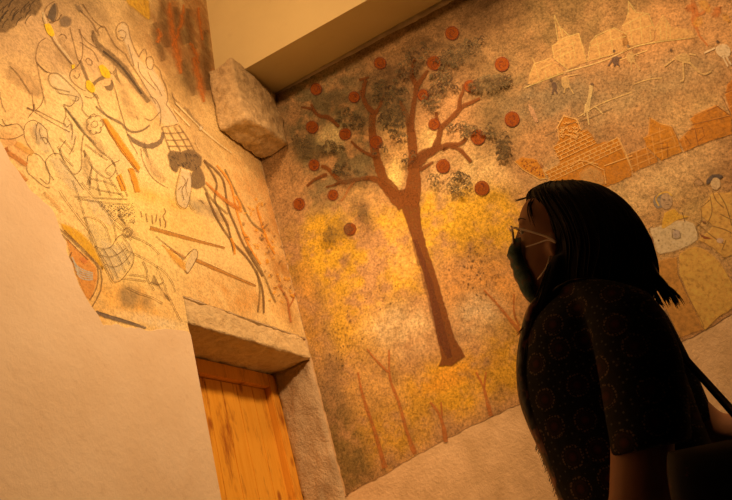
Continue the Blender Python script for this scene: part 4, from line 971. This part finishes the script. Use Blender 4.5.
tube(bm, [P(548, 304, .06), P(549, 298, .085), P(555, 289, .112), P(563, 284, .125), P(572, 280.5, .13), P(584, 279, .125), P(597, 279, .11)], .0022, 8, 4)
part('collar_piping', bm, m_scarf, person)
# --- scarf hanging down the front, with fringe
bm = bmesh.new()
loft(bm, [((546, 300), (560, 302), .10, 0), ((533, 318), (556, 318), .12, 0), ((526, 340), (552, 340), .115, 0), ((522, 362), (551, 358), .11, 0), ((521.5, 382), (550, 378), .105, 0), ((524, 405), (554, 402), .10, 0), ((533, 430), (562, 424), .10, 0), ((543, 452), (574, 448), .10, 0), ((556, 484), (586, 478), .10, 0), ((568, 515), (592, 508), .095, 0)], 28, 3, 2.6)
scf = part('scarf', bm, m_scarf, person, 'dark satin scarf with brownish flowers')
bm = bmesh.new()
for k in range(46):
    t = k/45; x, y = 537+t*24, 438+t*56; d = rnd.uniform(-.07, .07); L = rnd.uniform(6, 13)
    tube(bm, [P(x+4, y, d), P(x, y+L*.4, d), P(x-1+rnd.uniform(-2, 1.5), y+L, d)], [.0011, .001, .0004], 5, 2)
tag(part('fringe', bm, m_scarf, scf), kind='stuff')
# --- trousers and shoes (below the frame)
bm = bmesh.new()
tube(bm, [Vector((1.5, .02, 1.0)), Vector((1.5, .02, .92)), Vector((1.5, .02, .84))], [.17, .185, .16], 24, 3)
for sd in (1, -1):
    x = 1.5-.085*sd; tube(bm, [Vector((x, .02, .95)), Vector((x, .03, .84)), Vector((x, .05, .62)), Vector((x, .055, .45)), Vector((x, .04, .25)), Vector((x, .03, .09))], [.10, .108, .09, .075, .075, .07], 20, 3)
part_remesh('trousers', bm, m_trouser, .009, 3)
for sd in (1, -1):
    x = 1.5-.085*sd; bm = bmesh.new()
    tube(bm, [Vector((x, -.06, .045)), Vector((x, -.02, .052)), Vector((x, .06, .055)), Vector((x, .13, .042)), Vector((x, .21, .032)), Vector((x, .245, .028))], [.028, .042, .046, .044, .036, .012], 18, 3)
    bx(bm, (x-.04, -.07, 0), (x+.04, .23, .014)); part_remesh('shoe', bm, m_shoe, .006, 3)

# ---------------- shoulder bag behind her hip
m_bag, nt, b = new_mat('black_bag'); b.inputs['Roughness'].default_value = .7
nt.links.new(ramp(nt, nz(nt, 22, 4), [(.50, (.010, .008, .007)), (.62, (.012, .008, .007)), (.68, (.10, .022, .016))]).outputs[0], b.inputs['Base Color'])
bag = bpy.data.objects.new('shoulder_bag', None); bag.location = P(740, 560, .14); COL.objects.link(bag)
tag(bag, 'black shoulder bag on a thin strap behind the woman, lower right', 'bag')
bpy.context.view_layer.update()
bm = bmesh.new()
loft(bm, [((668, 452), (740, 438), .012, .37), ((667, 459), (757, 446), .04, .37), ((668, 480), (772, 462), .055, .37), ((676, 520), (800, 500), .062, .37), ((694, 575), (822, 550), .06, .37), ((706, 592), (822, 566), .04, .37)], 30, 3, 3.6)
part('bag_body', bm, m_bag, bag)
bm = bmesh.new()
path = cat([(*P(640, 296, .0), ), (*P(662, 328, .10), ), (*P(683, 356, .14), ), (*P(707, 383, .17), ), (*P(732, 411, .24), ), (*P(748, 430, .32), ), (*P(758, 447, .365), )], 4)
prv = None
for i, c in enumerate(path):
    a = Vector(path[max(0, i-1)]); e = Vector(path[min(len(path)-1, i+1)]); t = (e-a).normalized(); s_ = t.cross(Vector((1, 0, 0))).normalized(); w = t.cross(s_)
    cur = [bm.verts.new(Vector(c)+s_*u*.0065+w*v*.002) for u, v in ((-1, -1), (1, -1), (1, 1), (-1, 1))]
    if prv:
        for k in range(4): bm.faces.new((prv[k], prv[(k+1) % 4], cur[(k+1) % 4], cur[k]))
    else: bm.faces.new(cur)
    prv = cur
bm.faces.new(prv); part('strap', bm, m_shoe, bag)

def spot(name, loc, target, watts, angle, blend, col=(1, .53, .21), size=.12):
    l = bpy.data.lights.new(name, 'SPOT'); o = bpy.data.objects.new(name, l); COL.objects.link(o)
    l.energy = watts; l.spot_size = math.radians(angle); l.spot_blend = blend; l.color = col; l.shadow_soft_size = size
    o.location = loc; o.rotation_euler = (Vector(target)-Vector(loc)).to_track_quat('-Z', 'Y').to_euler(); return o
spot('unseen_spotlight', (1.88, -.3, 3.1), (2.15, 1.5, 2.22), 195, 98, .6)
spot('unseen_spotlight', (1.6, -.3, 4.25), (3.26, -.15, 1.6), 330, 72, .5, size=.22)
spot('unseen_spotlight', (1.3, .55, 4.1), (2.95, 1.1, 3.75), 95, 78, .5)  # added unseen spot to brighten the beam face and corbel
wd = bpy.data.worlds.new('world'); scn.world = wd; wd.use_nodes = True
bg = wd.node_tree.nodes['Background']; bg.inputs[0].default_value = (1, .62, .3, 1); bg.inputs[1].default_value = .004
